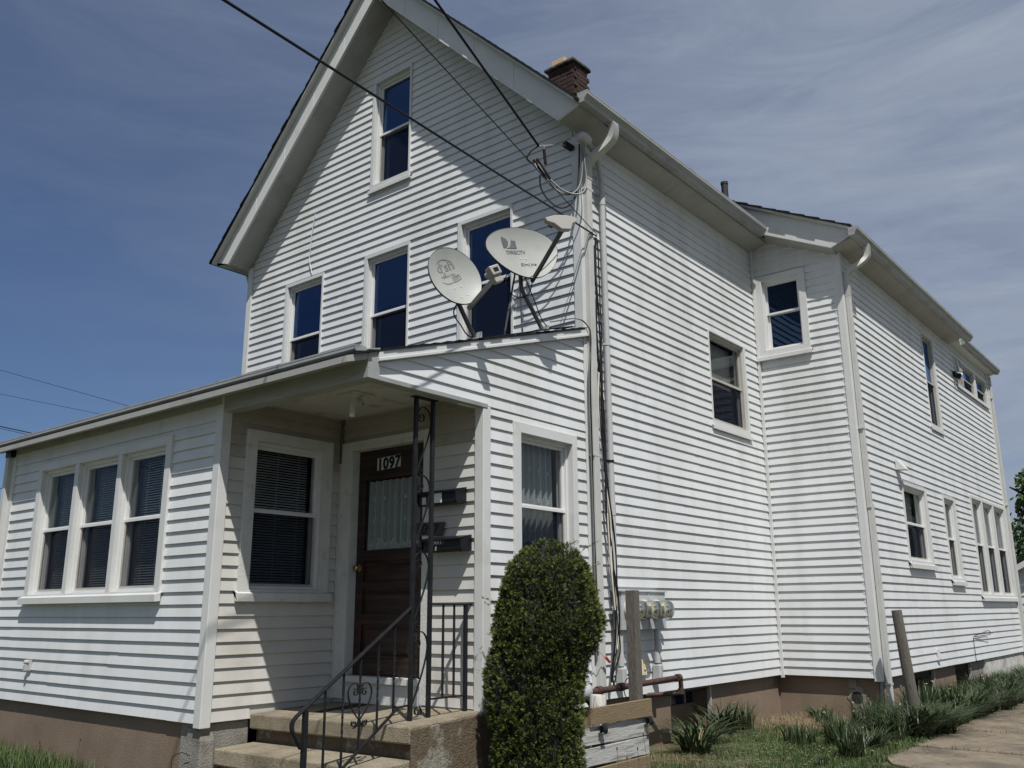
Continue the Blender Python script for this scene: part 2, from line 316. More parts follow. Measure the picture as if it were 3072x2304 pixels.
def window(house, F, outer, op, meet, depth=.07, cas=None, cw=.016, sill=.0, sillh=.06, frame=WFR, screen=True, blind=None, label=None, mull=None, stiles=.028, headgap=.0, glass=None, name='window', siding_w=.021, single=False, film=None):
    """outer (u0,u1,z0,z1) trim rectangle; op = opening; the sashes sit 'depth' behind the wall face"""
    cas = cas or TR; u0, u1, z0, z1 = outer; o0, o1, p0, p1 = op; t = siding_w+cw; mb = MB()
    # mitred trim boards, front faces and returns
    def ring(a, b, wf, wb):
        A = [(a[0], a[2]), (a[1], a[2]), (a[1], a[3]), (a[0], a[3])]; B_ = [(b[0], b[2]), (b[1], b[2]), (b[1], b[3]), (b[0], b[3])]
        for i in range(4):
            j = (i+1) % 4
            mb.hexa([F(A[i][0], wb, A[i][1]), F(A[j][0], wb, A[j][1]), F(B_[j][0], wb, B_[j][1]), F(B_[i][0], wb, B_[i][1]),
                     F(A[i][0], wf, A[i][1]), F(A[j][0], wf, A[j][1]), F(B_[j][0], wf, B_[j][1]), F(B_[i][0], wf, B_[i][1])])
    ring(outer, op, t, -.02)
    d2 = depth+.09; e = .012
    ring((o0-e, o1+e, p0-e, p1+e), (o0+.001, o1-.001, p0+.001, p1-.001), -.02, -d2)     # jambs running back into the wall
    bays = []
    if mull:
        ms = sorted(mull); cur = o0
        for a, b in ms:
            fbox(mb, F, a, b, -d2, t-.002, p0, p1); bays.append((cur, a)); cur = b
        bays.append((cur, o1))
    else: bays = [(o0, o1)]
    w_ = put(name, mb, cas, house, label=label, bevel=.0025)
    if sill:
        s = MB(); g = .02
        s.prism([(t-.01, z0-.002), (t-.01, z0-sillh), (t+sill, z0-sillh-.006), (t+sill, z0+sillh*.0-.012), (-.02, z0+.022), (-.02, z0-.002)], u0-g, u1+g, lambda a, b, c: F(c, a, b))
        put('sill', s, cas, w_, bevel=.003)
    g = glass or GLS
    for (a, b) in bays:
        fr = MB(); fw_ = stiles; up0 = meet; dU = depth; dL = depth+.035
        # outer frame
        for (x0, x1, y0, y1) in ((a, a+.022, p0, p1), (b-.022, b, p0, p1), (a+.022, b-.022, p1-.03, p1), (a+.022, b-.022, p0, p0+.03)):
            fbox(fr, F, x0, x1, -d2+.005, -depth+.03, y0, y1)
        def sash(x0, x1, y0, y1, d, ms=fw_):
            fbox(fr, F, x0, x0+ms, -d-.03, -d, y0, y1); fbox(fr, F, x1-ms, x1, -d-.03, -d, y0, y1)
            fbox(fr, F, x0+ms, x1-ms, -d-.03, -d, y1-ms, y1); fbox(fr, F, x0+ms, x1-ms, -d-.03, -d, y0, y0+ms*.95)
        if single: sash(a+.022, b-.022, p0+.03, p1-.03, dU)
        else:
            sash(a+.022, b-.022, up0, p1-.03, dU); sash(a+.0225, b-.0225, p0+.03, up0+.022, dL)
            if screen: fbox(fr, F, a+.022, b-.022, -dU+.0, -dU+.012, up0-.012, up0+.012)
        put('sash_frame', fr, frame, w_)
        def pane(x0, x1, y0, y1, d, m_=g):
            q = MB(); q.add([F(x0, -d, y0), F(x1, -d, y0), F(x1, -d, y1), F(x0, -d, y1)], [(0, 1, 2, 3)]); return put('glass_pane', q, m_, w_, recalc=False)
        i_ = .022+fw_-.003
        if single: pane(a+i_, b-i_, p0+.06, p1-.06, dU+.015)
        else:
            pane(a+i_, b-i_, up0+.02, p1-.06, dU+.015, film or g); pane(a+i_, b-i_, p0+.06, up0+.01, dL+.015)
            if screen:
                q = MB(); q.add([F(a+.03, -dU-.004, p0+.036), F(b-.03, -dU-.004, p0+.036), F(b-.03, -dU-.004, up0-.01), F(a+.03, -dU-.004, up0-.01)], [(0, 1, 2, 3)]); put('insect_screen', q, SCR, w_, recalc=False)
                q = MB(); 
                for (x0, x1, y0, y1) in ((a+.024, a+.042, p0+.032, up0-.012), (b-.042, b-.024, p0+.032, up0-.012), (a+.042, b-.042, p0+.032, p0+.05)): fbox(q, F, x0, x1, -dU-.008, -dU+.004, y0, y1)
                put('screen_frame', q, ALU, w_)
        bd = d2+.05
        if blind == 'slats':
            q = MB(); z = p1-.05; sw = .012; first = True
            while z > p0+.05:
                t_ = .004
                q.hexa([F(a+.03, -bd-sw, z+.006), F(b-.03, -bd-sw, z+.006), F(b-.03, -bd+sw, z-.006), F(a+.03, -bd+sw, z-.006), F(a+.03, -bd-sw, z+.0075), F(b-.03, -bd-sw, z+.0075), F(b-.03, -bd+sw, z-.0045), F(a+.03, -bd+sw, z-.0045)])
                z -= .0235+random.uniform(-.0008, .0008)
            for c in (.18, .5, .82):
                x = a+(b-a)*c; fbox(q, F, x-.0012, x+.0012, -bd+.013, -bd+.0145, p0+.05, p1-.05)
            put('blind', q, BLD, w_, kind='stuff')
        elif blind and blind.startswith('lace'):
            lo = p0+.02 if blind == 'lace' else meet-.30
            curtain(w_, F, a+.02, b-.02, lo, p1-.03, bd, scallop=(blind == 'lace_short'))
        elif blind == 'shade':
            q = MB(); fbox(q, F, a+.03, b-.03, -bd-.002, -bd, meet+.0, p1-.03); put('roller_shade', q, SOF, w_)
    return w_
def curtain(par, F, a, b, z0, z1, d, scallop=False, motif=True):
    q = MB(); n = 60; nf = (b-a)/.085; zr = 6
    for i in range(n+1):
        u = a+(b-a)*i/n; wv = .034*math.sin(2*PI*nf*i/n+.4*math.sin(i*.23))
        for j in range(zr+1):
            f_ = j/zr; zb = z0
            if scallop: zb = z0+.07*abs(((i/n*nf*.9) % 1)-.5)*2
            q.v.append(F(u, -d+wv*(1-.3*f_), zb+(z1-zb)*f_))
    q.f = [(i*(zr+1)+j, (i+1)*(zr+1)+j, (i+1)*(zr+1)+j+1, i*(zr+1)+j+1) for i in range(n) for j in range(zr)]; q.mi = [0]*len(q.f)
    c = put('curtain', q, LACE, par, smooth=True, recalc=False)
    p = MB(); rr = random.Random(int(a*1000)); W = b-a
    def ln(u0, u1, za, zb):
        p.add([F(u0, -d+.02, za), F(u1, -d+.02, za), F(u1, -d+.02, zb), F(u0, -d+.02, zb)], [(0, 1, 2, 3)])
    def hashm(u, z, s):
        for k_ in (-.25, .25): ln(u+k_*s-.0015, u+k_*s+.0015, z-s*.6, z+s*.6); ln(u-s*.6, u+s*.6, z+k_*s-.0015, z+k_*s+.0015)
        ln(u-s*.2, u+s*.3, z-s*.55, z-s*.2)
    for row in (.28, .62):
        for k_ in range(5):
            if rr.random() < .75: hashm(a+W*(.12+.19*k_), z1-(z1-z0)*row*.9+rr.uniform(-.01, .01), .035)
    if not scallop:
        u = a+.01
        while u < b-.03:
            h = rr.uniform(.03, .10)
            for zz in range(int(h/.011)): ln(u, u+.016, z0+.02+zz*.011, z0+.027+zz*.011)
            ln(u+.02, u+.022, z0+.0, z0+.12); u += .027
    put('lace_pattern', p, LACEP, par, recalc=False)
# ================================================================== GROUND
def gz(x, y): return -1.285-(.05 if (-2.8 < x < 1.35 and 8.6 < y < 20.5) else 0)-.03*max(0, 9-y) if y > 0 else -1.285-.27
def sheet(name, xs, ys, fz, m_, kind='structure'):
    mb = MB()
    for y in ys:
        for x in xs: mb.v.append((x, y, fz(x, y)))
    n = len(xs); mb.f = [(j*n+i, j*n+i+1, (j+1)*n+i+1, (j+1)*n+i) for j in range(len(ys)-1) for i in range(n-1)]; mb.mi = [0]*len(mb.f)
    return put(name, mb, m_, smooth=True, kind=kind, recalc=False)
fine = [-12+i*.25 for i in range(60)]
sheet('ground', [-900, -200, -60, -25, -16]+fine+[3.2, 5, 10, 40, 200, 900], [-900, -200, -60, -20, -8, -3, 0, 1, 2, 3]+[3.5+i*.25 for i in range(36)]+[13, 16, 22, 30, 45, 90, 250, 900],
      lambda x, y: gz(x, y)+(.018*math.sin(x*3.1+y*1.7)+.012*math.sin(x*7.3-y*5.1) if (abs(x) < 13 and 2 < y < 13) else 0), DRT)
dr = put('driveway', (lambda q: (q.box(-2.80, 1.4, 8.4, 30, -1.36, -1.300), q)[1])(MB()), DRT, kind='structure', base=(-2, 9, -1.3))
ys_ = [8.12, 9.55, 11.05, 12.6, 14.1, 15.7, 17.3, 18.9, 20.6]; xs_ = [-2.86, -1.55, -.2, 1.3]
for i in range(len(ys_)-1):
    for j in range(3):
        q = MB(); x0, x1, y0, y1 = xs_[j]+.018, xs_[j+1]-.018, ys_[i]+.02, ys_[i+1]-.02; h = -1.272+random.uniform(-.012, .008)
        if i == 0 and j == 0:      # broken, rounded corner of the first slab
            P = [(x0+.55, y0+.05), (x1, y0-.2), (x1, y1), (x0, y1), (x0+.03, y0+.62), (x0+.2, y0+.25)]
        else:
            P = [(x0+random.uniform(0, .03), y0), (x1, y0), (x1, y1), (x0+random.uniform(0, .03), y1)]
        q.prism(P, -1.33, h, lambda a, b, c: (a, b, c)); put('slab', q, CON2, dr, bevel=.008)
sheet('road', [-1.7, 4.6], [-6, 8.0], lambda x, y: -1.262 if y > 5 else gz(x, y)+.02, ASP)
# ================================================================== HOUSE
house = empty('house', 'white vinyl sided two storey gabled house with a cut-in corner porch and rear wing', 'house', (-7.7, 7.0, -1.3))
# ---- openings
O = {}
triple_out = (-9.93, -7.32, .165, 1.545); triple_in = (-9.835, -7.41, .185, 1.465)
rec_out = (4.492, 5.442, .165, 1.545); rec_in = (4.60, 5.345, .185, 1.45)
sw_out = (5.948, 6.89, .165, 1.60); sw_in = (6.04, 6.815, .185, 1.51)
w1 = (-9.69, -8.885, 2.76, 4.34); w2 = (-8.09, -7.285, 2.76, 4.345); w3 = (-6.50, -5.69, 2.76, 4.35); aw = (-8.035, -7.315, 5.235, 6.81)
ms = (9.815, 10.872, 2.175, 3.385); af = (-4.784, -4.05, 3.33, 4.47)
a1 = (12.94, 14.13, .60, 1.71); a2 = (15.06, 15.78, .41, 1.716); a3 = (16.9, 19.63, .185, 1.885); u1 = (14.97, 15.66, 2.79, 4.37); st = (17.08, 19.55, 3.86, 4.41)
inn = lambda r, a, b=None, c=None, d=None: (r[0]+a, r[1]-(b if b is not None else a), r[2]+(c if c is not None else a), r[3]-(d if d is not None else a))
F1 = FR(4.262); S1 = SD(-6.598); F2 = FR(5.572); S2 = SD(-4.812); F3 = FR(7.098); F4 = FR(11.312); S4 = SD(-3.592)
XR = -7.68; ZA = 7.75; mL = 1.03; mR = 1.0
# ---- walls (sheathing) and siding
zb1 = -.85
wA = wall(house, F1, zb1, 1.80, const(-10.60), const(-6.60), [inn(triple_out, .03)], V, label='front wall with the triple window')
siding(wA, F1, zb1, 1.78, const(-10.56), const(-6.665), [triple_out], V, butt=.0195)
wB = wall(house, S1, zb1, 1.80, const(4.27), const(5.68), [inn(rec_out, .03)], VD, label='porch recess wall with one window, cream tint of mildew and painted bounce light')
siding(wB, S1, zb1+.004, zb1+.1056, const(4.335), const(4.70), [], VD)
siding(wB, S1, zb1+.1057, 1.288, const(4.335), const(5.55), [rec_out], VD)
siding(wB, S1, 1.2895, 1.775, const(4.335), const(5.55), [rec_out], VDT)
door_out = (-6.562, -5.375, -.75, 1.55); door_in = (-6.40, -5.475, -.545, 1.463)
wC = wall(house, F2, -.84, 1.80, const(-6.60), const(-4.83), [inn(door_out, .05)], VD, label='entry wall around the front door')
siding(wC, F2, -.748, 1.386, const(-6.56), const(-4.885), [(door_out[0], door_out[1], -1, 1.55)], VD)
siding(wC, F2, 1.3875, 1.775, const(-6.56), const(-4.885), [(door_out[0], door_out[1], -1, 1.55)], VDT)
rakeu = lambda z: max(4.30, 4.345+(z-1.80)/.308)
wD = wall(house, S2, -.84, 2.75, lambda z: (5.60 if z < 1.665 else rakeu(z)), const(7.10), [inn(sw_out, .03)], V, label='right side wall of the porch room', extra=(1.66, 1.67, 1.786, 2.648))
siding(wD, S2, -.84, 1.66, const(5.645), const(7.068), [sw_out], V, butt=.0178)
siding(wD, S2, 1.672, 2.74, lambda z: rakeu(z)+.06, const(7.068), [], V, extra=(1.786, 2.621), butt=.0178)
gl = lambda z: max(-10.545, XR-(ZA-z)/mL); gr = lambda z: min(-4.80, XR+(ZA-z)/mR)
wE = wall(house, F3, 1.9, ZA, gl, gr, [inn(r, .02) for r in (w1, w2, w3, aw)], V, label='tall gable wall with four windows', extra=(4.80, 4.87))
siding(wE, F3, 2.42, ZA, lambda z: max(-10.47, gl(z)), lambda z: min(-4.875, gr(z)), [w1, w2, w3, aw], V, extra=(4.80, 4.87))
wF = wall(house, S2, -.80, 4.95, const(7.1015), const(11.32), [inn(ms, .02)], V, label='long right side wall')
siding(wF, S2, -.80, 4.88, const(7.16), const(11.275), [ms], V, butt=.0178)
at = lambda x: 4.79-.517*(x+3.35)-.40
wG = wall(house, F4, -.80, 5.06, const(-4.82), lambda z: min(-3.59, -3.35-(z+.40-4.79)/.517+.0), [inn(af, .03)], V, label='narrow street-facing wall of the rear wing', extra=(4.52,))
siding(wG, F4, -.80, 5.02, const(-4.765), lambda z: min(-3.655, -3.37-(z+.40-4.79)/.517), [af], V, extra=(4.55,), butt=.0190)
wH = wall(house, S4, -.80, 4.62, const(11.30), const(19.76), [inn(r, .02) for r in (a1, a2, a3, u1, st)], V, label='long side wall of the rear wing')
siding(wH, S4, -.80, 4.60, const(11.42), const(19.68), [a1, a2, a3, u1, st], V, butt=.0178)
q = MB(); q.box(-10.62, -10.53, 4.27, 19.7, -.85, 1.8); q.box(-10.545, -10.44, 7.1, 19.7, 1.8, 4.85); q.box(-10.54, -3.6, 19.66, 19.76, -.85, 4.6)
put('wall', q, V, house, label='plain left and rear walls')
# interior floors and dividing walls
q = MB(); q.box(-10.5, -6.75, 4.4, 19.6, -.86, -.80); q.box(-6.75, -4.93, 5.75, 19.6, -.86, -.80) ; q.box(-10.4, -4.9, 7.2, 19.6, 2.2, 2.3); q.box(-4.9, -3.7, 11.4, 19.6, -.9, -.82); q.box(-4.9, -3.7, 11.4, 19.6, 2.3, 2.4)
q.box(-10.4, -4.92, 9.4, 9.5, -.8, 4.75); q.box(-5.5, -3.70, 12.6, 12.7, -.8, 4.40); q.box(-5.6, -3.70, 11.42, 19.6, 4.42, 4.46); q.box(-10.4, -4.92, 7.2, 7.3, -.8, 1.9); q.box(-6.5, -6.4, 7.3, 9.3, -.8, 5.0); q.box(-5.6, -5.5, 9.5, 19, -.8, 4.8); q.box(-6.75, -6.7, 5.7, 7.1, -.8, 1.75); q.box(-8.2, -8.1, 4.5, 7.1, -.8, 1.75)
q.box(-9.5, -5.9, 9.3, 9.4, 4.8, 6.0)
put('interior_wall', q, ROOM, house)
q = MB(); q.box(-6.30, -4.93, 5.72, 7.1, 1.76, 1.80); q.box(-10.5, -6.7, 4.4, 7.1, 1.76, 1.80); put('interior_ceiling', q, ROOM, house)
# ---- corner boards
def corner(x, y, z0, z1, sx, w_=.085, mat_=TR, t=.034, lab=None):
    """L-shaped corner post; arms run along -x (front face) and +y (side face)"""
    q = MB()
    q.prism([(x+t*.35, y-t*.35), (x+t*.35, y+w_), (x-.012, y+w_), (x-.012, y+.012), (x-w_, y+.012), (x-w_, y-t*.35)], z0, z1, lambda a, b, c: (a, b, c))
    return put('corner_board', q, mat_, house, bevel=.006, label=lab)
corner(-6.586, 4.25, -.885, 1.80, 1); corner(-4.80, 5.56, -.875, 1.668, 1); corner(-4.80, 7.086, -.80, 4.86, 1, .095); corner(-3.58, 11.30, -.835, 4.56, 1, .08)
for B_ in ((-10.64, -10.55, 4.236, 4.30, -.88, 1.78), (-10.575, -10.475, 7.062, 7.12, 1.9, 4.80), (-3.60, -3.556, 19.66, 19.74, -.8, 4.6)):
    q = MB(); q.box(*B_); put('corner_board', q, TR, house)
q = MB(); q.box(-4.795, -4.758, 11.265, 11.298, -.83, 4.90); put('inside_corner_strip', q, TR, house)
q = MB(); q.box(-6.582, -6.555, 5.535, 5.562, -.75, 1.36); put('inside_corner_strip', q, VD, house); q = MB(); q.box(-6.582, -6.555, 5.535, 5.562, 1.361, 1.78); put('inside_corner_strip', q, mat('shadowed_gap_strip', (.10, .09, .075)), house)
# ---- windows
window(house, F1, triple_out, triple_in, .835, .045, mull=[(-9.11, -9.028), (-8.255, -8.177)], sill=.045, sillh=.07, blind='slats', label='triple window in the porch room with venetian blinds', glass=GLS2)
window(house, S1, rec_out, rec_in, .85, .045, cas=TRD, sill=.03, sillh=.075, blind='slats', label='window in the porch recess with closed blinds', glass=GLS2)
window(house, S2, sw_out, sw_in, .885, .06, sill=.03, blind='lace_short', label='side window with lace curtain behind the yew', glass=GLS2)
for r, me_, l_ in ((w1, 3.55, 'left'), (w2, 3.55, 'middle'), (w3, 3.55, 'right')):
    window(house, F3, r, inn(r, .052, .03, .05, .045), me_, .055, cw=.008, label='upstairs %s window, bare dark glass' % l_)
window(house, F3, aw, inn(aw, .055, .03, .06, .05), 6.02, .055, cw=.012, sill=.02, sillh=.05, label='small attic window under the ridge')
window(house, S2, ms, inn(ms, .02, .055, .055, .02), 2.785, .035, cas=TR, frame=ALU, cw=.006, sill=.02, sillh=.05, blind='shade', glass=GLS2, label='side window with grey aluminium storm frame')
window(house, F4, af, inn(af, .12, .095, .075, .075), 3.92, .045, cw=.014, sill=.03, sillh=.06, screen=False, label='upper window of the rear wing facing the street')
window(house, S4, a1, inn(a1, .03, .10, .04, .05), 1.145, .03, sill=.03, sillh=.07, blind='shade', label='ground floor window of the rear wing', glass=GLS2)
window(house, S4, a2, inn(a2, .03, .09, .04, .05), 1.05, .03, sill=.03, sillh=.07, blind='shade', label='narrow ground floor window of the rear wing', glass=GLS2)
window(house, S4, a3, inn(a3, .05, .10, .04, .05), 1.06, .03, mull=[(17.66, 17.76), (18.54, 18.64)], sill=.03, sillh=.07, blind='shade', label='triple ground floor window near the back corner', glass=GLS2)
window(house, S4, u1, inn(u1, .02, .05, .04, .03), 3.57, .03, frame=ALU, cw=.006, sill=.015, sillh=.05, label='tall upstairs window with aluminium storm frame')
window(house, S4, st, inn(st, .50, .05, .04, .04), 4.13, .03, frame=ALU, cw=.012, mull=[(18.52, 18.62)], sill=.01, sillh=.03, label='low strip window under the rear eave')
q = MB(); fbox(q, S4, 17.10, 17.56, -.02, .034, 3.90, 4.39); put('patterned_panel', q, LAT, house)
# ---- foundations
q = MB(); q.box(-10.57, -6.78, 4.285, 4.6, -1.75, -.852); q.box(-10.57, -10.3, 4.6, 19.6, -1.75, -.852); put('foundation', q, FND, house, label='brown painted foundation under the front room')
q = MB()
q.box(-6.90, -6.612, 4.279, 4.72, -1.75, -.852); q.prism([(-6.92, -1.75), (-6.595, -1.75), (-6.592, -.98), (-6.62, -.90), (-6.80, -.885), (-6.775, -1.1), (-6.90, -1.3)], 4.268, 4.40, lambda a, b, c: (a, c, b))
put('foundation', q, MOR, house, label='patched grey mortar corner beside the steps', bevel=.012)
q = MB(); q.box(-5.1, -4.84, 5.58, 7.12, -1.75, -.842); put('foundation', q, FND, house)
SB = SD(-4.872); q = MB()
for a0, a1_, b0, b1, za, zb in pieces(-1.7, -.802, const(7.12), const(11.37), [(8.60, 9.50, -1.7, -.83)]):
    q.hexa([SB(a0, 0, za), SB(a1_, 0, za), SB(a1_, -.25, za), SB(a0, -.25, za), SB(b0, 0, zb), SB(b1, 0, zb), SB(b1, -.25, zb), SB(b0, -.25, zb)])
put('foundation', q, FND, house, label='brown side foundation with a basement window')
def basement(F, a, b, zt, zs, zbot):
    q = MB(); fbox(q, F, a-.01, b+.01, -.26, -.20, zbot, zs); w_ = put('basement_window', q, FND, house)
    q = MB(); fbox(q, F, a-.01, b+.01, -.24, -.23, zs, zt); put('glass_pane', q, mat('basement_glass', (.012, .017, .03), .12), w_)
    for c in (.06, .42, .78): q = MB(); fbox(q, F, a+(b-a)*c, a+(b-a)*c+.02, -.23, -.215, zs, zt); put('window_bar', q, ALU, w_)
    q = MB(); fbox(q, F, b-.03, b-.005, -.03, .012, zbot, zt+.02); put('window_bar', q, ALU, w_)
basement(SB, 8.60, 9.50, -.82, -1.0, -1.7)
FB = FR(11.372); q = MB(); fbox(q, FB, -5.1, -3.64, -.3, 0, -1.7, -.802); put('foundation', q, FND, house, label='brown foundation with the old vent hole')
SC = SD(-3.652); q = MB()
for a0, a1_, b0, b1, za, zb in pieces(-1.7, -.802, const(11.38), const(15.9), [(12.88, 13.79, -1.7, -.83), (14.93, 15.86, -1.7, -.83)]):
    q.hexa([SC(a0, 0, za), SC(a1_, 0, za), SC(a1_, -.25, za), SC(a0, -.25, za), SC(b0, 0, zb), SC(b1, 0, zb), SC(b1, -.25, zb), SC(b0, -.25, zb)])
put('foundation', q, FND, house)
basement(SC, 12.88, 13.79, -.82, -1.1, -1.7); basement(SC, 14.93, 15.86, -.82, -1.1, -1.7)
q = MB(); q.box(-3.95, -3.648, 15.9, 16.66, -1.7, -.802); put('foundation', q, MOR, house)
q = MB(); q.box(-3.95, -3.60, 16.66, 19.8, -1.7, -.86); q.box(-3.95, -3.625, 16.66, 19.8, -.86, -.805); put('foundation', q, FNW, house, label='whitewashed rear foundation')
# vent hole with rough mortar collar
q = MB(); n = 22; ring_ = []
for i in range(n):
    t = 2*PI*i/n; ring_.append((math.cos(t), math.sin(t)))
r1 = [.105+random.uniform(-.02, .03) for _ in range(n)]
for i in range(n):
    j = (i+1) % n
    def P(i, r, w_): return (-3.905+ring_[i][0]*r, 11.372-w_, -1.035+ring_[i][1]*r*1.05)
    q.add([P(i, .07, .012), P(j, .07, .012), P(j, r1[j], .008), P(i, r1[i], .008), P(i, r1[i], -.01), P(j, r1[j], -.01)], [(0, 1, 2, 3), (3, 2, 5, 4)])
q.box(-3.99, -3.90, 11.362, 11.374, -.93, -.82)
vh = put('foundation_vent', q, MOR, house)
q = MB(); q.lathe([(.0, 0), (.071, 0), (.071, .009), (0, .009)], (-3.905, 11.372, -1.035), (0, -1, 0), 20); put('vent_hole_dark', q, DRK, vh)  # flat dark disc paints the shade inside the hole
# ---- porch roof, beams, ceiling
q = MB(); q.box(-6.59, -4.83, 4.27, 5.56, 1.79, 1.83); put('porch_ceiling', q, CEIL, house)
q = MB(); q.box(-6.60, -4.795, 4.245, 4.37, 1.652, 1.80); put('porch_beam', q, GUT, house, bevel=.004)
q = MB(); q.box(-4.92, -4.835, 4.37, 5.57, 1.662, 1.80); q.box(-4.834, -4.782, 4.371, 5.60, 1.652, 1.690); put('porch_beam', q, GUT, house, bevel=.004)
q = MB(); q.prism([(4.245, 1.655), (4.36, 1.655), (4.36, 1.90), (4.30, 1.885), (4.245, 1.87)], -4.80, -4.776, lambda a, b, c: (c, a, b)); put('corner_board', q, GUT, house)
pr = lambda y: 1.875+.308*(y-4.33)
q = MB(); q.prism([(4.05, pr(4.05)-.06), (7.09, pr(7.09)-.06), (7.09, pr(7.09)-.012), (4.05, pr(4.05)-.012)], -10.76, -4.78, lambda a, b, c: (c, a, b)); put('roof', q, SOF, house, label='low slope roof deck of the front porch')
q = MB(); n = 22
for i in range(n):
    y0 = 4.105+i*(2.985/n); y1 = y0+2.985/n+.02; e = random.uniform(-.004, .012); a, b = -10.82, -4.755+e
    q.hexa([(a, y0, pr(y0)-.012), (b, y0, pr(y0)-.012), (b, min(y1, 7.09), pr(y1)-.012), (a, min(y1, 7.09), pr(y1)-.012), (a, y0, pr(y0)+.012), (b, y0, pr(y0)+.012), (b, min(y1, 7.09), pr(y1)-.004), (a, min(y1, 7.09), pr(y1)-.004)])
put('shingles', q, SHG, house, kind='stuff')
q = MB(); q.prism([(4.34, pr(4.34)-.075), (7.165, pr(7.165)-.075), (7.165, pr(7.165)-.01), (4.34, pr(4.34)-.01)], -4.80, -4.762, lambda a, b, c: (c, a, b))
q.prism([(4.34, pr(4.34)-.088), (7.165, pr(7.165)-.088), (7.165, pr(7.165)-.064), (4.34, pr(4.34)-.064)], -4.80, -4.752, lambda a, b, c: (c, a, b)); put('rake_trim', q, TR, house, bevel=.003)
def gutter(p0, p1, back, top, wd=.115, ht=.10, axis='x', m_=GUT):
    """K-style gutter running from p0 to p1 along an axis; 'back' is the house-side coordinate, opening outward"""
    prof = [(0, 0), (0, -ht), (wd*.62, -ht), (wd*.70, -ht*.72), (wd*.98, -ht*.36), (wd*.98, -ht*.12), (wd, -ht*.12), (wd, 0), (wd*.90, 0), (wd*.90, -ht*.2), (wd*.6, -ht*.85), (.006, -ht*.85), (.006, 0)]
    q = MB()
    if axis == 'x': fn = lambda a, b, c: (c, back-a, top+b)
    else: fn = lambda a, b, c: (back+a, c, top+b)
    q.prism(prof, p0, p1, fn)
    capp = [(0, 0), (0, -ht), (wd*.62, -ht), (wd*.70, -ht*.72), (wd*.98, -ht*.36), (wd*.98, 0)]
    for a, b in ((p0-.004, p0), (p1, p1+.004)): q.prism(capp, a, b, fn)
    g = put('gutter', q, m_, house)
    s = MB(); t = p0+.7
    while t < p1-.3:
        if axis == 'x': s.box(t, t+.02, back-wd, back, top-.004, top+.004)
        else: s.box(back, back+wd, t, t+.02, top-.004, top+.004)
        t += .75
    put('gutter_strap', s, m_, g)
    return g
gutter(-10.98, -4.80, 4.245, 1.885)
q = MB(); q.box(-10.62, -6.6, 4.235, 4.25, 1.72, 1.80); put('fascia_board', q, GUT, house)
# ---- main roof
YF = 6.72; YB = 17.2; ov = .40
zl = lambda x: ZA-mL*(XR-x); zr_ = lambda x: ZA-mR*(x-XR)
EL, ER = -10.86, -4.545
q = MB()
for (e, fn_) in ((EL, zl), (ER, zr_)):
    q.hexa([(e, 6.64, fn_(e)+ov-.05), (XR, 6.64, ZA+ov-.05), (XR, YB, ZA+ov-.05), (e, YB, fn_(e)+ov-.05), (e, 6.64, fn_(e)+ov-.02), (XR, 6.64, ZA+ov-.02), (XR, YB, ZA+ov-.02), (e, YB, fn_(e)+ov-.02)])
put('roof', q, TR, house, label='steep main roof with white drip edge')
q = MB()
for (e, fn_) in ((EL-.03, zl), (ER+.03, zr_)):
    n = 34
    for i in range(n):
        xa = e+(XR-e)*i/n; xb = e+(XR-e)*(i+1.25)/n
        if (xb-XR)*(e-XR) < 0: xb = XR
        ye = 6.62+random.uniform(-.012, .006)
        q.hexa([(xa, ye, fn_(xa)+ov-.018), (xb, ye, fn_(xb)+ov-.018), (xb, YB, fn_(xb)+ov-.018), (xa, YB, fn_(xa)+ov-.018), (xa, ye, fn_(xa)+ov+.016), (xb, ye, fn_(xb)+ov-.006), (xb, YB, fn_(xb)+ov-.006), (xa, YB, fn_(xa)+ov+.016)])
put('shingles', q, SHG, house, kind='stuff')
fh = ov-.05
# rake fascias
def rake(e, fn_, tipx, eavex, tipz, ez):
    q = MB(); P = [(tipx, tipz), (eavex, ez), (e, fn_(e)+fh), (XR, ZA+fh), (XR, ZA-.001)]
    q.prism(P, YF, YF+.03, lambda a, b, c: (a, c, b)); f = put('rake_fascia', q, TR, house, bevel=.003)
    q = MB(); lo = [(tipx, tipz+.03), (tipx, tipz-.006), (XR, ZA-.007), (XR, ZA+.03)]
    q.prism(lo, YF-.006, YF-.0005, lambda a, b, c: (a, c, b)); put('fascia_lip', q, TR, f)
    q = MB()   # raking soffit between fascia and wall
    q.hexa([(tipx, YF+.03, tipz+.002), (XR, YF+.03, ZA), (XR, 7.10, ZA), (tipx, 7.10, tipz+.002), (tipx, YF+.03, tipz+.03), (XR, YF+.03, ZA+.03), (XR, 7.10, ZA+.03), (tipx, 7.10, tipz+.03)])
    put('rake_soffit', q, SOF, house)
    for k in range(1, 5):
        s = MB(); f_ = k/5; x = tipx+(XR-tipx)*f_; z = tipz+(ZA-tipz)*f_; d = .004 if tipx < XR else -.004
        s.hexa([(x, YF-.004, z-.002), (x+d, YF-.004, z-.002+abs(d)), (x+d, YF, z-.002+abs(d)), (x, YF, z-.002), (x, YF-.004, z+fh-.02), (x+d, YF-.004, z+fh-.02+abs(d)), (x+d, YF, z+fh-.02+abs(d)), (x, YF, z+fh-.02)])
        put('fascia_joint', s, TR, f)
rake(EL, zl, -10.575, EL, 4.775, 4.86); rake(ER, zr_, -4.80, ER, 4.87, 4.955)
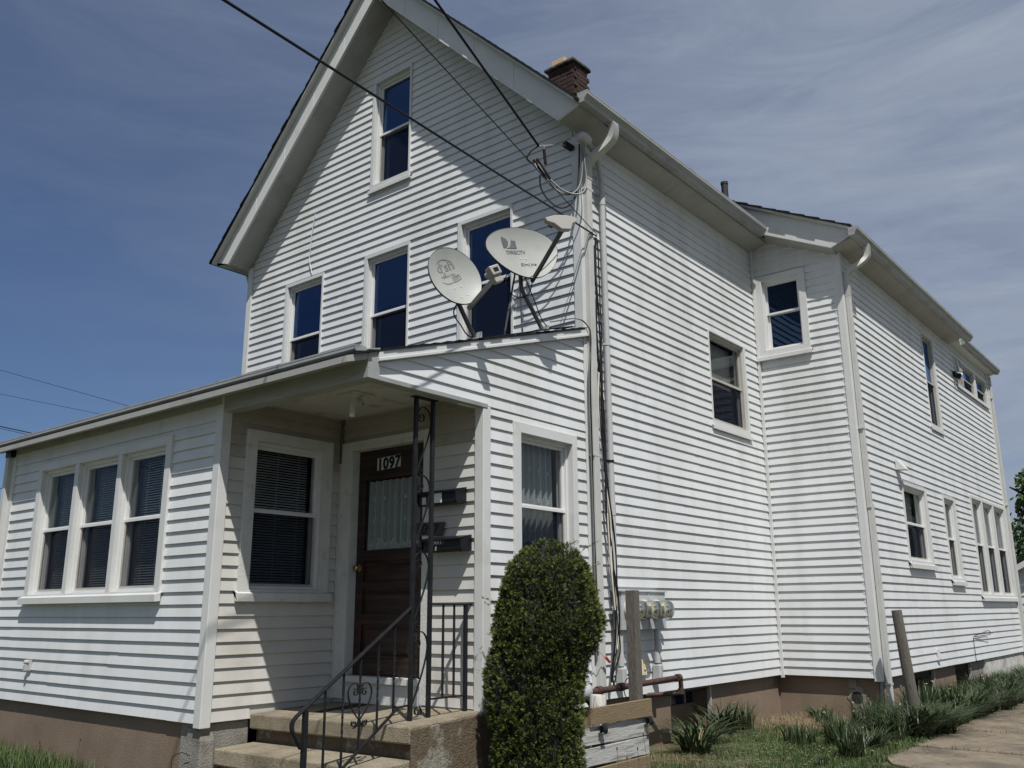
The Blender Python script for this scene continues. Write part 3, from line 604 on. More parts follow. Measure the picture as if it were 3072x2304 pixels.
# eave soffits + fascia
q = MB(); q.prism([(-4.80, 4.868), (-4.553, 4.945), (-4.553, 4.97), (-4.80, 4.893)], YF+.032, 11.30, lambda a, b, c: (a, c, b)); sfo = put('eave_soffit', q, SOF, house)
q = MB()
for y in (8.9, ): q.prism([(-4.79, 4.866), (-4.56, 4.941), (-4.56, 4.947), (-4.79, 4.873)], y, y+.025, lambda a, b, c: (a, c, b))
put('soffit_joint', q, SOF, sfo)
q = MB(); q.prism([(-10.55, 4.775), (-10.855, 4.86), (-10.855, 4.885), (-10.55, 4.80)], YF+.032, YB, lambda a, b, c: (a, c, b)); put('eave_soffit', q, SOF, house)
for B_ in ((-4.553, -4.54, YF+.031, 11.06, 4.93, 5.02), (-10.866, -10.853, YF+.031, YB, 4.85, 4.98)):
    q = MB(); q.box(*B_); put('fascia_board', q, GUT, house)
gutter(6.70, 11.03, -4.54, 5.065, .125, .115, 'y')
def gutter_left():
    q = MB(); ht, wd = .11, .12; prof = [(0, 0), (0, -ht), (-wd*.62, -ht), (-wd*.7, -ht*.72), (-wd*.98, -ht*.36), (-wd, 0), (-wd*.9, 0), (-wd*.6, -ht*.85), (-.006, -ht*.85), (-.006, 0)]
    q.prism(prof, 6.70, YB, lambda a, b, c: (-10.87+a, c, 4.97+b)); put('gutter', q, TR, house)
gutter_left()
# ---- rear wing roof
zt4 = lambda x: 4.79-.517*(x+3.35)
q = MB(); q.hexa([(-6.0, 11.02, zt4(-6.0)-.045), (-3.33, 11.02, zt4(-3.33)-.045), (-3.33, 17.05, zt4(-3.33)-.045), (-6.0, 17.05, zt4(-6)-.045), (-6.0, 11.02, zt4(-6)-.015), (-3.33, 11.02, zt4(-3.33)-.015), (-3.33, 17.05, zt4(-3.33)-.015), (-6.0, 17.05, zt4(-6)-.015)]); put('roof', q, TR, house, label='shallow roof of the rear wing')
q = MB(); n = 14
for i in range(n):
    xa = -3.30-(2.7)*i/n; xb = -3.30-2.7*(i+1.2)/n; ye = 11.0+random.uniform(-.02, .01)
    q.hexa([(xa, ye, zt4(xa)-.014), (xb, ye, zt4(xb)-.014), (xb, 17.08, zt4(xb)-.014), (xa, 17.08, zt4(xa)-.014), (xa, ye, zt4(xa)+.018), (xb, ye, zt4(xb)-.002), (xb, 17.08, zt4(xb)-.002), (xa, 17.08, zt4(xa)+.018)])
put('shingles', q, SHG, house, kind='stuff')
q = MB(); P = [(-3.345, zt4(-3.345)-.046), (-3.345, 4.66), (-3.60, 4.555), (-4.78, 5.13), (-5.6, 5.52), (-5.6, zt4(-5.6)-.046)]
q.prism(P, 11.08, 11.11, lambda a, b, c: (a, c, b)); put('rake_fascia', q, TR, house, bevel=.003)
q = MB(); q.hexa([(-3.60, 11.11, 4.556), (-4.78, 11.11, 5.13), (-4.78, 11.31, 5.06), (-3.60, 11.31, 4.52), (-3.60, 11.11, 4.58), (-4.78, 11.11, 5.16), (-4.78, 11.31, 5.09), (-3.60, 11.31, 4.55)]); put('rake_soffit', q, SOF, house)
q = MB(); q.prism([(-3.60, 4.553), (-3.345, 4.625), (-3.345, 4.65), (-3.60, 4.58)], 11.112, 16.80, lambda a, b, c: (a, c, b)); q.box(-3.345, -3.335, 11.112, 17.05, 4.62, 4.75); put('eave_soffit', q, SOF, house)
gutter(11.0, 17.12, -3.335, 4.735, .12, .11, 'y')
q = MB(); q.prism([(-6, 5.2), (-3.45, 4.72), (-3.45, 4.60), (-3.58, 4.58), (-3.6, 4.55), (-6, 4.55)], 16.82, 19.9, lambda a, b, c: (a, c, b)); put('roof', q, TR, house, label='low roof over the back porch')
gutter(17.2, 20.0, -3.45, 4.715, .10, .10, 'y')
# ---- downspouts
def downspout(path, elbow, w_=.075, d=.055, side=(0, 1, 0), straps=(), m_=DSP, sx=1):
    q = MB(); q.sweeprect(path, w_, d, side); ds = put('downspout', q, m_, house, bevel=.004)
    r = MB(); a, b = Vector(path[0]), Vector(path[-1])       # pressed ribs
    for t in (-.3, -.1, .1, .3):
        o = Vector(side).normalized()*w_*t; nrm = Vector(side).cross(Vector((0, 0, 1))).normalized()*(d/2)
        r.bar(a+o+nrm, b+o+nrm, .006, .004)
    put('rib', r, m_, ds)
    if elbow:
        e = MB(); e.sweeprect(spline(elbow, 5), w_*1.06, d*1.1, side); put('elbow', e, m_, ds, bevel=.003)
        k = MB(); P = spline(elbow, 12); sd = Vector(side).normalized()
        for i in range(2, len(P)-2, 2):
            dd = (P[i+1]-P[i-1]).normalized(); k.hexa([P[i]+sd*a_*w_*.55+dd.cross(sd)*b_*d*.6+dd*c_*.004 for c_ in (-1, 1) for a_, b_ in ((-1, -1), (1, -1), (1, 1), (-1, 1))])
        put('elbow_crimp', k, m_, ds)
    for z in straps:
        s = MB(); p = a+(b-a)*((z-a.z)/(b.z-a.z)); s.box(p.x-.033, p.x+.033, p.y-w_/2-.02, p.y+w_/2+.02, z-.012, z+.012); put('strap', s, m_, ds)
    return ds
downspout([(-4.762, 7.165, 4.40), (-4.762, 7.165, -.78)], [(-4.475, 7.26, 4.955), (-4.475, 7.26, 4.86), (-4.50, 7.25, 4.77), (-4.58, 7.22, 4.69), (-4.70, 7.18, 4.60), (-4.755, 7.165, 4.52), (-4.762, 7.165, 4.42), (-4.762, 7.165, 4.36)], .088, .06, straps=(4.25, 1.45))
downspout([(-3.535, 11.385, 3.98), (-3.535, 11.385, 1.2)], [(-3.27, 11.50, 4.65), (-3.27, 11.50, 4.56), (-3.285, 11.49, 4.47), (-3.36, 11.44, 4.39), (-3.47, 11.40, 4.32), (-3.53, 11.385, 4.24), (-3.535, 11.385, 4.10), (-3.535, 11.385, 3.95)], .07, .055, straps=(2.2,))
downspout([(-3.53, 11.40, 1.25), (-3.53, 11.40, -1.22)], None, .075, .06, straps=(-.86,))
downspout([(-3.545, 19.80, 4.55), (-3.545, 19.80, -.9)], None, .08, .06, straps=(1.95, 4.1))
q = MB(); q.sweeprect([(-10.675, 4.215, 1.70), (-10.675, 4.215, -1.3)], .075, .06, (1, 0, 0)); put('downspout', q, DSP, house, bevel=.004)
q = MB(); q.box(-10.72, -10.58, 4.18, 4.25, 1.70, 1.78); put('gutter_outlet', q, BLK, house)
q = MB(); q.tube(spline([(-10.92, 7.3, 4.86), (-10.80, 7.3, 4.62), (-10.62, 7.3, 4.50), (-10.60, 7.3, 4.2)], 5), .045, 10); q.tube([(-10.60, 7.3, 4.25), (-10.60, 7.3, 1.9)], .04, 10); put('downspout', q, DSP, house, smooth=True)
# ---- front door
q = MB(); t = .03
for (x0, x1, z0, z1) in ((door_out[0], door_in[0], -.745, 1.55), (door_in[1], door_out[1], -.745, 1.55), (door_in[0], door_in[1], 1.463, 1.55)): fbox(q, F2, x0, x1, -.02, t, z0, z1)
fbox(q, F2, -6.428, -6.404, t+.001, t+.012, -.545, 1.487); fbox(q, F2, -6.404, -5.47, t+.001, t+.012, 1.466, 1.487)
for (x0, x1, z0, z1) in ((door_in[0]-.004, door_in[0], -.545, 1.463), (door_in[1], door_in[1]+.004, -.545, 1.463), (door_in[0], door_in[1], 1.463, 1.467)): fbox(q, F2, x0, x1, -.16, -.02, z0, z1)
fbox(q, F2, door_in[0], door_in[1], -.20, .055, -.60, -.548); fbox(q, F2, door_in[0]-.02, door_in[1]+.02, -.20, .018, -.80, -.602)
put('door_frame', q, TRD, house, bevel=.004, label='peeling white painted door surround')
FD = FR(5.625); q = MB(); dx0, dx1, dz0, dz1 = -6.397, -5.48, -.54, 1.458; gx0, gx1, gz0, gz1 = -6.305, -5.585, .540, 1.185
def dpiece(x0, x1, z0, z1, w0=-.04, w1=0.): fbox(q, FD, x0, x1, w0, w1, z0, z1)
dpiece(dx0, gx0, dz0, dz1); dpiece(gx1, dx1, dz0, dz1); dpiece(gx0, gx1, gz1, dz1); rails = [(dz0, -.40), (-.11, -.02), (.19, .26), (.44, gz0)]
for a, b in rails: dpiece(gx0, gx1, a, b)
dr_ = put('door', q, DOOR, house, bevel=.004, label='dark stained wooden door with a curtained upper pane')
for a, b in ((-.40, -.11), (-.02, .19), (.26, .44)):
    q = MB(); dpiece(gx0, gx1, a, b, -.035, -.018)
    q.hexa([FD(gx0+.02, -.018, a+.02), FD(gx1-.02, -.018, a+.02), FD(gx1-.02, -.018, b-.02), FD(gx0+.02, -.018, b-.02), FD(gx0+.05, -.006, a+.05), FD(gx1-.05, -.006, a+.05), FD(gx1-.05, -.006, b-.05), FD(gx0+.05, -.006, b-.05)])
    put('door_panel', q, DOOR, dr_)
q = MB(); q.add([FD(gx0, -.015, gz0), FD(gx1, -.015, gz0), FD(gx1, -.015, gz1), FD(gx0, -.015, gz1)], [(0, 1, 2, 3)]); put('glass_pane', q, GLS2, dr_, recalc=False)
curtain(dr_, FD, gx0+.005, gx1-.005, gz0-.01, gz1-.01, .06)
q = MB(); q.lathe([(0, 0), (.03, 0), (.03, .006), (.012, .012), (.012, .035), (.026, .045), (.03, .06), (.022, .072), (0, .075)], FD(-6.345, 0, .385), (0, -1, 0), 18); put('door_knob', q, BRASS, dr_, smooth=True)
q = MB()
for i in range(4):
    x = -6.15+i*.077; dz = (0, .004, .006, .012)[i]; fbox(q, FD, x, x+.0765, .0, .0025, 1.262+dz, 1.375+dz)
pl = put('number_plate', q, PAPER, dr_, label='house number tiles reading 1097')
q = MB()
for i, ch in enumerate('1097'): text_mesh(ch, .142, FD(-6.146+i*.077, .0035, 1.268+(0, .004, .006, .012)[i]), (1, 0, 0), (0, 0, 1), q, bold=.0065)
for v_i, p in enumerate(q.v): pass
put('number', q, BLK, pl, recalc=False)
# ---- chimney
q = MB(); cx0, cx1, cy0, cy1 = -7.52, -7.03, 10.29, 10.66; q.box(cx0+.012, cx1-.012, cy0+.012, cy1-.012, 6.9, 8.36)
ch = put('chimney', q, MRT, house, label='dark red brick chimney with a crumbling cap')
z = 7.15; k = 0; proto = {}
def brick(sx, sy):
    key = (round(sx, 3), round(sy, 3))
    if key not in proto:
        b = MB(); b.box(-sx/2, sx/2, -sy/2, sy/2, -.031, .031); me = bpy.data.meshes.new('brick'); me.from_pydata(b.v, [], b.f); me.materials.append(BRK); proto[key] = me
    return proto[key]
B0 = BASE[ch.name]
while z < 8.33:
    if k % 2 == 0: fr = [(cx0+.122*(2*i+1), .232) for i in range(2)]; sdn = [(cy0+.055+.13, .235), (cy0+.055+.13+.18, .11)]
    else: fr = [(cx0+.06, .108), (cx0+.245, .24), (cx0+.43, .108)]; sdn = [(cy0+.06, .108), (cy0+.06+.18, .235)]
    for c, l_ in fr:
        for yy in (cy0+.04, cy1-.04):
            o = bpy.data.objects.new('brick', brick(l_, .10)); COL.objects.link(o); o.parent = ch; o.location = Vector((c, yy+random.uniform(-.004, .004), z+.031))-B0
    for c, l_ in sdn:
        for xx in (cx1-.04, ):
            o = bpy.data.objects.new('brick', brick(.10, l_)); COL.objects.link(o); o.parent = ch; o.location = Vector((xx+random.uniform(-.004, .004), c, z+.031))-B0
    z += .074; k += 1
q = MB(); n = 10
q.prism([(cx0-.05, cy0-.06), (cx1-.0, cy0-.07), (cx1+.05, cy0-.055), (cx1+.06, cy1), (cx1+.045, cy1+.06), (cx0-.04, cy1+.06)], 8.36, 8.41, lambda a, b, c: (a, b, c))
q.prism([(cx0-.02, cy0-.03), (cx1+.02, cy0-.04), (cx1+.03, cy1+.03), (cx0-.02, cy1+.03)], 8.411, 8.44, lambda a, b, c: (a, b, c)); put('chimney_cap', q, CAPM, ch, bevel=.015)
q = MB(); q.box(cx0+.04, cx0+.30, cy0+.03, cy0+.23, 8.44, 8.56); put('flue', q, FLUE, ch, bevel=.008)
q = MB(); q.lathe([(.0, 0), (.062, 0), (.062, .9), (.07, .9), (.07, .95), (.05, .95), (.05, .85), (0, .85)], (-6.6, 14.6, 6.88), (0, 0, 1), 18); put('vent_pipe', q, mat('cast_iron_vent', (.02, .018, .018), .7), house, smooth=True)
# ---- emit siding boards: the 300 that show largest singly, the rest joined
BOARDS.sort(key=lambda b: -b[0])
for _, mb, m_, par in BOARDS[:298]: put('siding_board', mb, m_, par)
rest = {}
for _, mb, m_, par in BOARDS[298:]:
    key = m_.name; r = rest.setdefault(key, MB()); r.add(mb.v, mb.f)
for key, mb in rest.items(): put('siding_boards', mb, bpy.data.materials[key], house, kind='stuff')
# ================================================================== STEPS
stp = empty('concrete_steps', 'worn concrete landing with two steps in front of the entry door', 'steps', (-5.6, 4.8, -1.4))
def slab3(name, pts8, m_, par, lab=None, bev=.012):
    q = MB(); q.hexa(pts8); return put(name, q, m_, par, bevel=bev, label=lab)
slab3('landing', [(-6.58, 4.70, -.925), (-4.725, 4.70, -.90), (-4.755, 5.57, -.90), (-6.58, 5.57, -.92), (-6.58, 4.70, -.808), (-4.725, 4.70, -.782), (-4.755, 5.57, -.752), (-6.58, 5.57, -.775)], CON, stp)
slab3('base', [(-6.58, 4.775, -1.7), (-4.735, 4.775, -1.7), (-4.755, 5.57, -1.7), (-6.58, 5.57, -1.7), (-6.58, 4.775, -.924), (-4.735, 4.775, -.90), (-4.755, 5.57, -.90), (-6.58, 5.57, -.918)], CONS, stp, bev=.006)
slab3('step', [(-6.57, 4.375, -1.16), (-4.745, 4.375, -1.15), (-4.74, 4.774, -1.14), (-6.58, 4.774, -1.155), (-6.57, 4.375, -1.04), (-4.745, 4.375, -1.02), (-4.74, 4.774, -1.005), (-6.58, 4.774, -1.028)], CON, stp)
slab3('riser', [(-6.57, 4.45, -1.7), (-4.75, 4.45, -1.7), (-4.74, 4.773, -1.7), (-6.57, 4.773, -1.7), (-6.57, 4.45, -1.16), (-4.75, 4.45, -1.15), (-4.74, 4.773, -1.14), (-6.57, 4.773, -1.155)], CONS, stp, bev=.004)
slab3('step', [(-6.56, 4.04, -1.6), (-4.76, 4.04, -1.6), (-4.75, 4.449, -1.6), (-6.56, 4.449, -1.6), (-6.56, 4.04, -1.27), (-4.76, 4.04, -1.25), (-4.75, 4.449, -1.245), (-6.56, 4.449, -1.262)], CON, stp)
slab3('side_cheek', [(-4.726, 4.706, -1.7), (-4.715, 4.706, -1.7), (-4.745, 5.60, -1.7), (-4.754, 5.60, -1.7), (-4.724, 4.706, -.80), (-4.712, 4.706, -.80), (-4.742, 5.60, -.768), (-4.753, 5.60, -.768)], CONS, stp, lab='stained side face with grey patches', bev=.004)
q = MB(); q.hexa([(-6.11, 4.99, -.796), (-5.61, 5.05, -.79), (-5.64, 5.47, -.77), (-6.17, 5.50, -.778), (-6.11, 4.99, -.786), (-5.61, 5.05, -.78), (-5.64, 5.47, -.758), (-6.17, 5.50, -.764)])
put('doormat', q, MATM, None, label='black rubber mat lying on the landing before the door', cat='doormat', base=(-5.9, 5.2, -.78), bevel=.004)
# ================================================================== IRONWORK
def spiral(c, r0, r1, a0, turns, n=26, ax=(0, 1)):   # scroll strip in the y-z plane
    return [(c[0], c[1]+(r0+(r1-r0)*i/n)*math.cos(a0+turns*2*PI*i/n), c[2]+(r0+(r1-r0)*i/n)*math.sin(a0+turns*2*PI*i/n)) for i in range(n+1)]
def strip(mb, pts, w_=.016, t=.005): mb.sweeprect(pts, w_, t, (1, 0, 0))
XI = -4.955
col = empty('iron_porch_column', 'black wrought iron porch column of two uprights joined by scrolls', 'porch column', (XI, 5.02, -.79))
yu0, yu1 = 4.925, 5.115
for y in (yu0, yu1):
    q = MB(); q.box(XI-.015, XI+.015, y-.015, y+.015, -.80, 1.665); put('upright', q, IRON, col, bevel=.003)
q = MB(); q.box(XI-.03, XI+.03, yu0-.04, yu1+.04, 1.652, 1.66); put('top_plate', q, IRON, col)
for zc in (1.50, .95, .36, -.23):
    if zc < 1.4:
        q = MB(); c = (XI, 4.982, zc+.132); P = spiral(c, .006, .026, PI-2*PI*1.25, 1.25, 22)
        strip(q, P[:-1]+spline([P[-1], (XI, 4.962, zc+.100), (XI, 4.985, zc+.086), (XI, 5.01, zc+.090)], 4)); put('scroll', q, IRON, col)
    q = MB(); c = (XI, 4.985, zc); P = spiral(c, .008, .042, PI+2*PI*1.35, -1.35, 30)
    strip(q, P[:-1]+spline([P[-1], (XI, 4.958, zc+.055), (XI, 5.005, zc+.084), (XI, 5.062, zc+.062), (XI, 5.092, zc+.0), (XI, 5.088, zc-.08), (XI, 5.05, zc-.20), (XI, 4.985, zc-.35), (XI, 4.945, zc-.43)], 5)); put('scroll', q, IRON, col)
q = MB(); strip(q, spiral((XI, 5.0, -.72), .012, .045, 0, -1.1, 20)); put('scroll', q, IRON, col)
rail = empty('stair_handrail', 'black iron handrail descending the steps with a heart shaped scroll', 'handrail', (XI, 4.4, -1.4))
q = MB(); q.sweeprect([(XI, 4.915, .025), (XI, 3.90, -.655)]+spline([(XI, 3.90, -.655), (XI, 3.868, -.69), (XI, 3.868, -.74), (XI, 3.905, -.80), (XI, 3.945, -.86)], 5)[1:], .036, .014, (1, 0, 0)); put('top_rail', q, IRON, rail, bevel=.003)
q = MB(); q.box(XI-.016, XI+.016, 3.954, 3.986, -1.46, -.625); put('post', q, IRON, rail, bevel=.003)
q = MB(); q.sweeprect([(XI, 3.986, -1.235), (XI, 4.805, -.675), (XI, 4.91, -.668)], .022, .012, (1, 0, 0)); put('bottom_rail', q, IRON, rail)
for i, y in enumerate((4.130, 4.285, 4.435, 4.60, 4.755)):
    zt = .025+(y-4.915)*(.68/1.015)-.006; zb_ = -1.235+(y-3.986)*(.56/.819)
    if y < 4.2: zb_ = -1.14
    q = MB(); nn = 26; vs = []
    for k in range(nn+1):      # square bar with a twisted belly
        z_ = zb_+(zt-zb_)*k/nn; f_ = k/nn; tw = 0 if f_ < .3 else (min(1, (f_-.3)/.45)*2*PI*1.5 if i > 0 else 0)
        for c_ in range(4): vs.append((XI+.0088*math.cos(tw+PI/4+c_*PI/2), y+.0088*math.sin(tw+PI/4+c_*PI/2), z_))
    q.add(vs, [(k*4+c_, k*4+(c_+1) % 4, (k+1)*4+(c_+1) % 4, (k+1)*4+c_) for k in range(nn) for c_ in range(4)]); put('baluster', q, IRON, rail)
for sgn in (-1, 1):
    q = MB(); y = 4.435; P = spiral((XI, y+sgn*.042, -.545), .008, .028, PI/2, -sgn*1.1, 20)
    strip(q, P, .014); strip(q, spline([(XI, y+sgn*.012, -.53), (XI, y+sgn*.03, -.488), (XI, y+sgn*.08, -.49), (XI, y+sgn*.108, -.545), (XI, y+sgn*.075, -.64), (XI, y+sgn*.008, -.72)], 5), .014)
    strip(q, spiral((XI, y+sgn*.045, -.745), .006, .026, PI*(.5-sgn*.5), sgn*1.1, 20), .014); strip(q, spline([(XI, y+sgn*.004, -.72), (XI, y+sgn*.022, -.765), (XI, y+sgn*.055, -.775)], 4), .014)
    put('heart_scroll', q, IRON, rail)
sr = empty('side_railing', 'short black iron railing between the porch column and the wall', 'railing', (-4.93, 5.3, -.78))
q = MB(); q.box(-4.955, -4.921, 5.13, 5.60-.01, .045, .057); put('top_rail', q, IRON, sr, bevel=.003)
q = MB(); q.box(-4.949, -4.927, 5.13, 5.50, -.645, -.633); put('bottom_rail', q, IRON, sr)
q = MB(); q.box(-4.952, -4.924, 5.495, 5.523, -.79, .045); put('post', q, IRON, sr, bevel=.003)
for y in (5.25, 5.375):
    q = MB(); q.tube([(-4.938, y, -.64), (-4.938, y, -.3), (-4.938, y, .05)], [.009, .011, .009], 6); put('baluster', q, IRON, sr)
# ================================================================== MAILBOXES, NUMBER, LIGHT
def mailbox(x0, x1, z0, z1, label, lower):
    e = empty('mailbox', label, 'mailbox', ((x0+x1)/2, 5.56, z0)); yb, yf = 5.552, 5.43
    q = MB(); q.prism([(yb, z0+.02), (yb-.02, z0), (yf+.01, z0), (yf-.002, z0+.02), (yf, z1-.035), (yb, z1-.03)], x0+.01, x1-.01, lambda a, b, c: (c, a, b)); put('body', q, BLK, e, bevel=.004)
    q = MB(); q.prism([(yb, z1), (yf-.022, z1-.042), (yf-.026, z1-.03), (yf-.02, z1-.022), (yb, z1+.006)], x0, x1, lambda a, b, c: (c, a, b)); put('lid', q, BLK, e, bevel=.002)
    for x in (x0, x1-.006):
        q = MB(); q.prism([(yb, z0+.01), (yf+.01, z0-.004), (yf-.01, z0+.03), (yf-.012, z1-.03), (yb, z1)], x, x+.006, lambda a, b, c: (c, a, b)); put('end_plate', q, BLK, e)
    return e
xo = .07
m1 = mailbox(-5.42, -4.975, .86, .995, 'upper black wall mailbox with a blank paper card on its front', False)
q = MB(); q.box(-5.225, -5.14, 5.425, 5.4285, .875, .965); put('paper_card', q, WHT, m1)
q = MB(); q.box(-5.365, -5.32, 5.425, 5.4285, .87, .93); put('paper_card', q, PAPER, m1)
m2 = mailbox(-5.36, -4.915, .47, .60, 'lower black wall mailbox lettered APART 1', True)
q = MB(); q.box(-5.285, -5.105, 5.425, 5.4285, .528, .570); q.box(-5.215, -5.185, 5.425, 5.4285, .478, .518); st_ = put('sticker', q, mat('black_sticker', (.03, .03, .033), .5), m2)
q = MB(); text_mesh('APART', .050, (-5.282, 5.4235, .532), (1, 0, 0), (0, 0, 1), q, shear=.15); text_mesh('1', .048, (-5.21, 5.4235, .483), (1, 0, 0), (0, 0, 1), q, shear=.15); put('lettering', q, WHT, st_, recalc=False)
pn = empty('number_plaque', 'dark plaque with slanted numerals 1097 above the lower mailbox', 'house number', (-5.42, 5.55, .63))
q = MB(); q.prism([(-5.55, .632), (-5.235, .612), (-5.205, .725), (-5.53, .738)], 5.532, 5.541, lambda a, b, c: (a, c, b)); put('plate', q, mat('plaque_grey', (.055, .05, .045), .6), pn)
q = MB(); text_mesh('1097', .130, (-5.545, 5.530, .636), (1, 0, -.05), (0, 0, 1), q, shear=.25, bold=.002); put('numeral', q, BLK, pn, recalc=False)
lt = empty('porch_light', 'bare bulb and broken twin socket hanging from the porch ceiling plate', 'light', (-5.67, 4.92, 1.78))
q = MB(); q.prism([(-5.82, 4.83), (-5.58, 4.82), (-5.57, 5.04), (-5.81, 5.04)], 1.778, 1.789, lambda a, b, c: (a, b, c)); put('ceiling_plate', q, CEIL, lt, bevel=.003)
q = MB(); q.lathe([(0, 0), (.045, 0), (.04, .02), (.015, .035), (0, .035)], (-5.67, 4.92, 1.778), (0, 0, -1), 18); put('canopy', q, TRD, lt, smooth=True)
q = MB(); q.tube(spline([(-5.68, 4.92, 1.745), (-5.70, 4.90, 1.735), (-5.69, 4.9, 1.71)], 4), .006, 6); q.lathe([(0, 0), (.017, 0), (.019, .05), (.022, .075), (.023, .085), (0, .085)], (-5.69, 4.9, 1.715), (0, 0, -1), 16); put('socket', q, WHT, lt, smooth=True)
q = MB(); q.lathe([(.0, 0), (.022, 0), (.026, .012), (.026, .022), (.018, .036), (0, .042)], (-5.69, 4.9, 1.63), (0, 0, -1), 18); put('bulb', q, BULB, lt, smooth=True)
q = MB(); q.lathe([(0, -.03), (.014, -.03), (.018, 0), (.022, .05), (.025, .055), (.025, .07), (.016, .07), (.014, .03), (0, .03)], (-5.64, 4.925, 1.735), (.75, .05, -.62), 16); put('socket', q, CEIL, lt, smooth=True)
q = MB(); q.prism([(-.02, 0), (.02, .005), (.022, -.055), (.006, -.08), (-.016, -.06)], -.002, .002, lambda a, b, c: (-5.645+a, 4.88+c, 1.725+b)); put('broken_bracket', q, TRD, lt)
# ================================================================== SATELLITE DISHES
def dish(C, az, el, roll, W, H, egg, f_, down, foot, label, bend, lnbkind):
    C = Vector(C); n = Vector((math.cos(el)*math.cos(az), math.cos(el)*math.sin(az), math.sin(el)))
    r0 = Vector((0, 0, 1)).cross(n).normalized(); u0 = n.cross(r0).normalized()
    r_ = r0*math.cos(roll)+u0*math.sin(roll); u_ = -r0*math.sin(roll)+u0*math.cos(roll)
    e = empty('satellite_dish', label, 'satellite dish', foot); q = MB(); nr, na = 10, 48
    def edge(t):
        x, y = math.cos(t), math.sin(t)
        if egg: y = y if y > 0 else y*1.16; x = x*(1-.16*max(0, -y)); y = y*(1-.10*max(0, math.sin(t)))
        return x*W/2, y*H/2
    dep = .055
    P = lambda a, b, k: C+r_*a+u_*b-n*(dep*(1-k*k))
    q.v.append(tuple(P(0, 0, 0)))
    for i in range(1, nr+1):
        for k in range(na):
            a, b = edge(2*PI*k/na); q.v.append(tuple(P(a*i/nr, b*i/nr, i/nr)))
    q.f = [(0, 1+k, 1+(k+1) % na) for k in range(na)]+[(1+(i-1)*na+k, 1+(i-1)*na+(k+1) % na, 1+i*na+(k+1) % na, 1+i*na+k) for i in range(1, nr) for k in range(na)]
    q.mi = [0]*len(q.f); R_ = put('reflector', q, DSH, e, smooth=True, recalc=False)
    q = MB()
    for k in range(na):
        a, b = edge(2*PI*k/na); c, d = edge(2*PI*(k+1)/na)
        p0, p1 = C+r_*a+u_*b, C+r_*c+u_*d; o0, o1 = C+(r_*a+u_*b)*1.012, C+(r_*c+u_*d)*1.012
        q.add([p0+n*.002, p1+n*.002, o1, o0, o0-n*.014, o1-n*.014, p0-n*.014, p1-n*.014], [(0, 1, 2, 3), (3, 2, 5, 4), (4, 5, 7, 6)])
    put('rim', q, DSHD, e)
    q = MB(); vs = []
    for i in range(0, nr+1):
        for k in range(na):
            a, b = edge(2*PI*k/na); s = max(i, .5)/nr; vs.append(tuple(P(a*s, b*s, s)-n*.010))
    q.add(vs, [(i*na+k, i*na+(k+1) % na, (i+1)*na+(k+1) % na, (i+1)*na+k) for i in range(nr) for k in range(na)]); put('back_shell', q, DSHD, e, smooth=True, recalc=False)
    Bk = C-n*(dep+.05)-u_*.04; q = MB(); q.bar(C-n*(dep+.016)-u_*.04, Bk-n*.03, .09, .11); q.bar(Bk-n*.0, Bk-n*.02-Vector((0, 0, .10)), .06, .06); put('mount_bracket', q, DSHD, e, bevel=.004)
    q = MB(); F0 = Vector(foot); top = Bk-n*.01-Vector((0, 0, .02)); q.tube(spline([F0, F0+(bend-F0)*.5, bend, bend+(top-bend)*.45, top], 8), .021, 12); put('mast', q, mat('mast_grey', (.12, .125, .12), .5), e, smooth=True)
    q = MB(); q.box(F0.x-.06, F0.x+.06, F0.y-.07, F0.y+.07, F0.z-.012, F0.z+.004); q.bar(F0+Vector((-.03, 0, 0)), F0+Vector((-.03, .0, .07)), .006, .06); q.bar(F0+Vector((.03, 0, 0)), F0+Vector((.03, .0, .07)), .006, .06); put('foot', q, CAB, e)
    Lp = C+n*f_-u_*down; bot = C-u_*H*.55*(1.08 if egg else 1)-n*.03
    q = MB(); q.sweeprect([bot-n*.03, bot+(Lp-bot)*.25-u_*.01, Lp-u_*.05], .028, .038, r_); put('feed_arm', q, DSHD if egg else DSH, e, bevel=.005)
    return e, C, n, r_, u_, Lp, P, edge, dep
d1 = dish((-4.93, 5.34, 2.80), math.radians(-18), math.radians(10), math.radians(28), .51, .545, False, .415, .20, (-5.0, 5.70, 2.315), 'round grey satellite dish on the left of the pair on the porch roof, printed dish', Vector((-5.03, 5.62, 2.45)), 1)
d2 = dish((-4.895, 6.245, 3.325), math.radians(-20), math.radians(14), math.radians(14), .83, .545, True, .60, .115, (-4.93, 6.60, 2.585), 'wide oval satellite dish on the right of the pair, printed DIRECTV', Vector((-4.97, 6.32, 2.95)), 2)
def decal_points(D, pts2):   # lift flat print onto the curved reflector
    e, C, n, r_, u_, Lp, P, edge, dep = D; o = []
    for a, b in pts2:
        t = math.atan2(b, a); ea, eb = edge(t); k = min(1, math.hypot(a, b)/max(1e-4, math.hypot(ea, eb))); o.append(P(a, b, k)+n*.003)
    return o
def decal_text(D, s, size, a, b, mb, shear=0, bold=0, rot=0):
    t = MB(); text_mesh(s, size, (0, 0, 0), (math.cos(rot), math.sin(rot), 0), (-math.sin(rot), math.cos(rot), 0), t, shear=shear, extr=0, bold=bold)
    pts = decal_points(D, [(p[0]+a, p[1]+b) for p in t.v]); mb.add(pts, t.f)
e1 = d1[0]; q = MB()
decal_text(d1, 'd', .125, -.125, .075, q, bold=.001); decal_text(d1, 'sh', .125, -.035, .075, q, bold=.001)
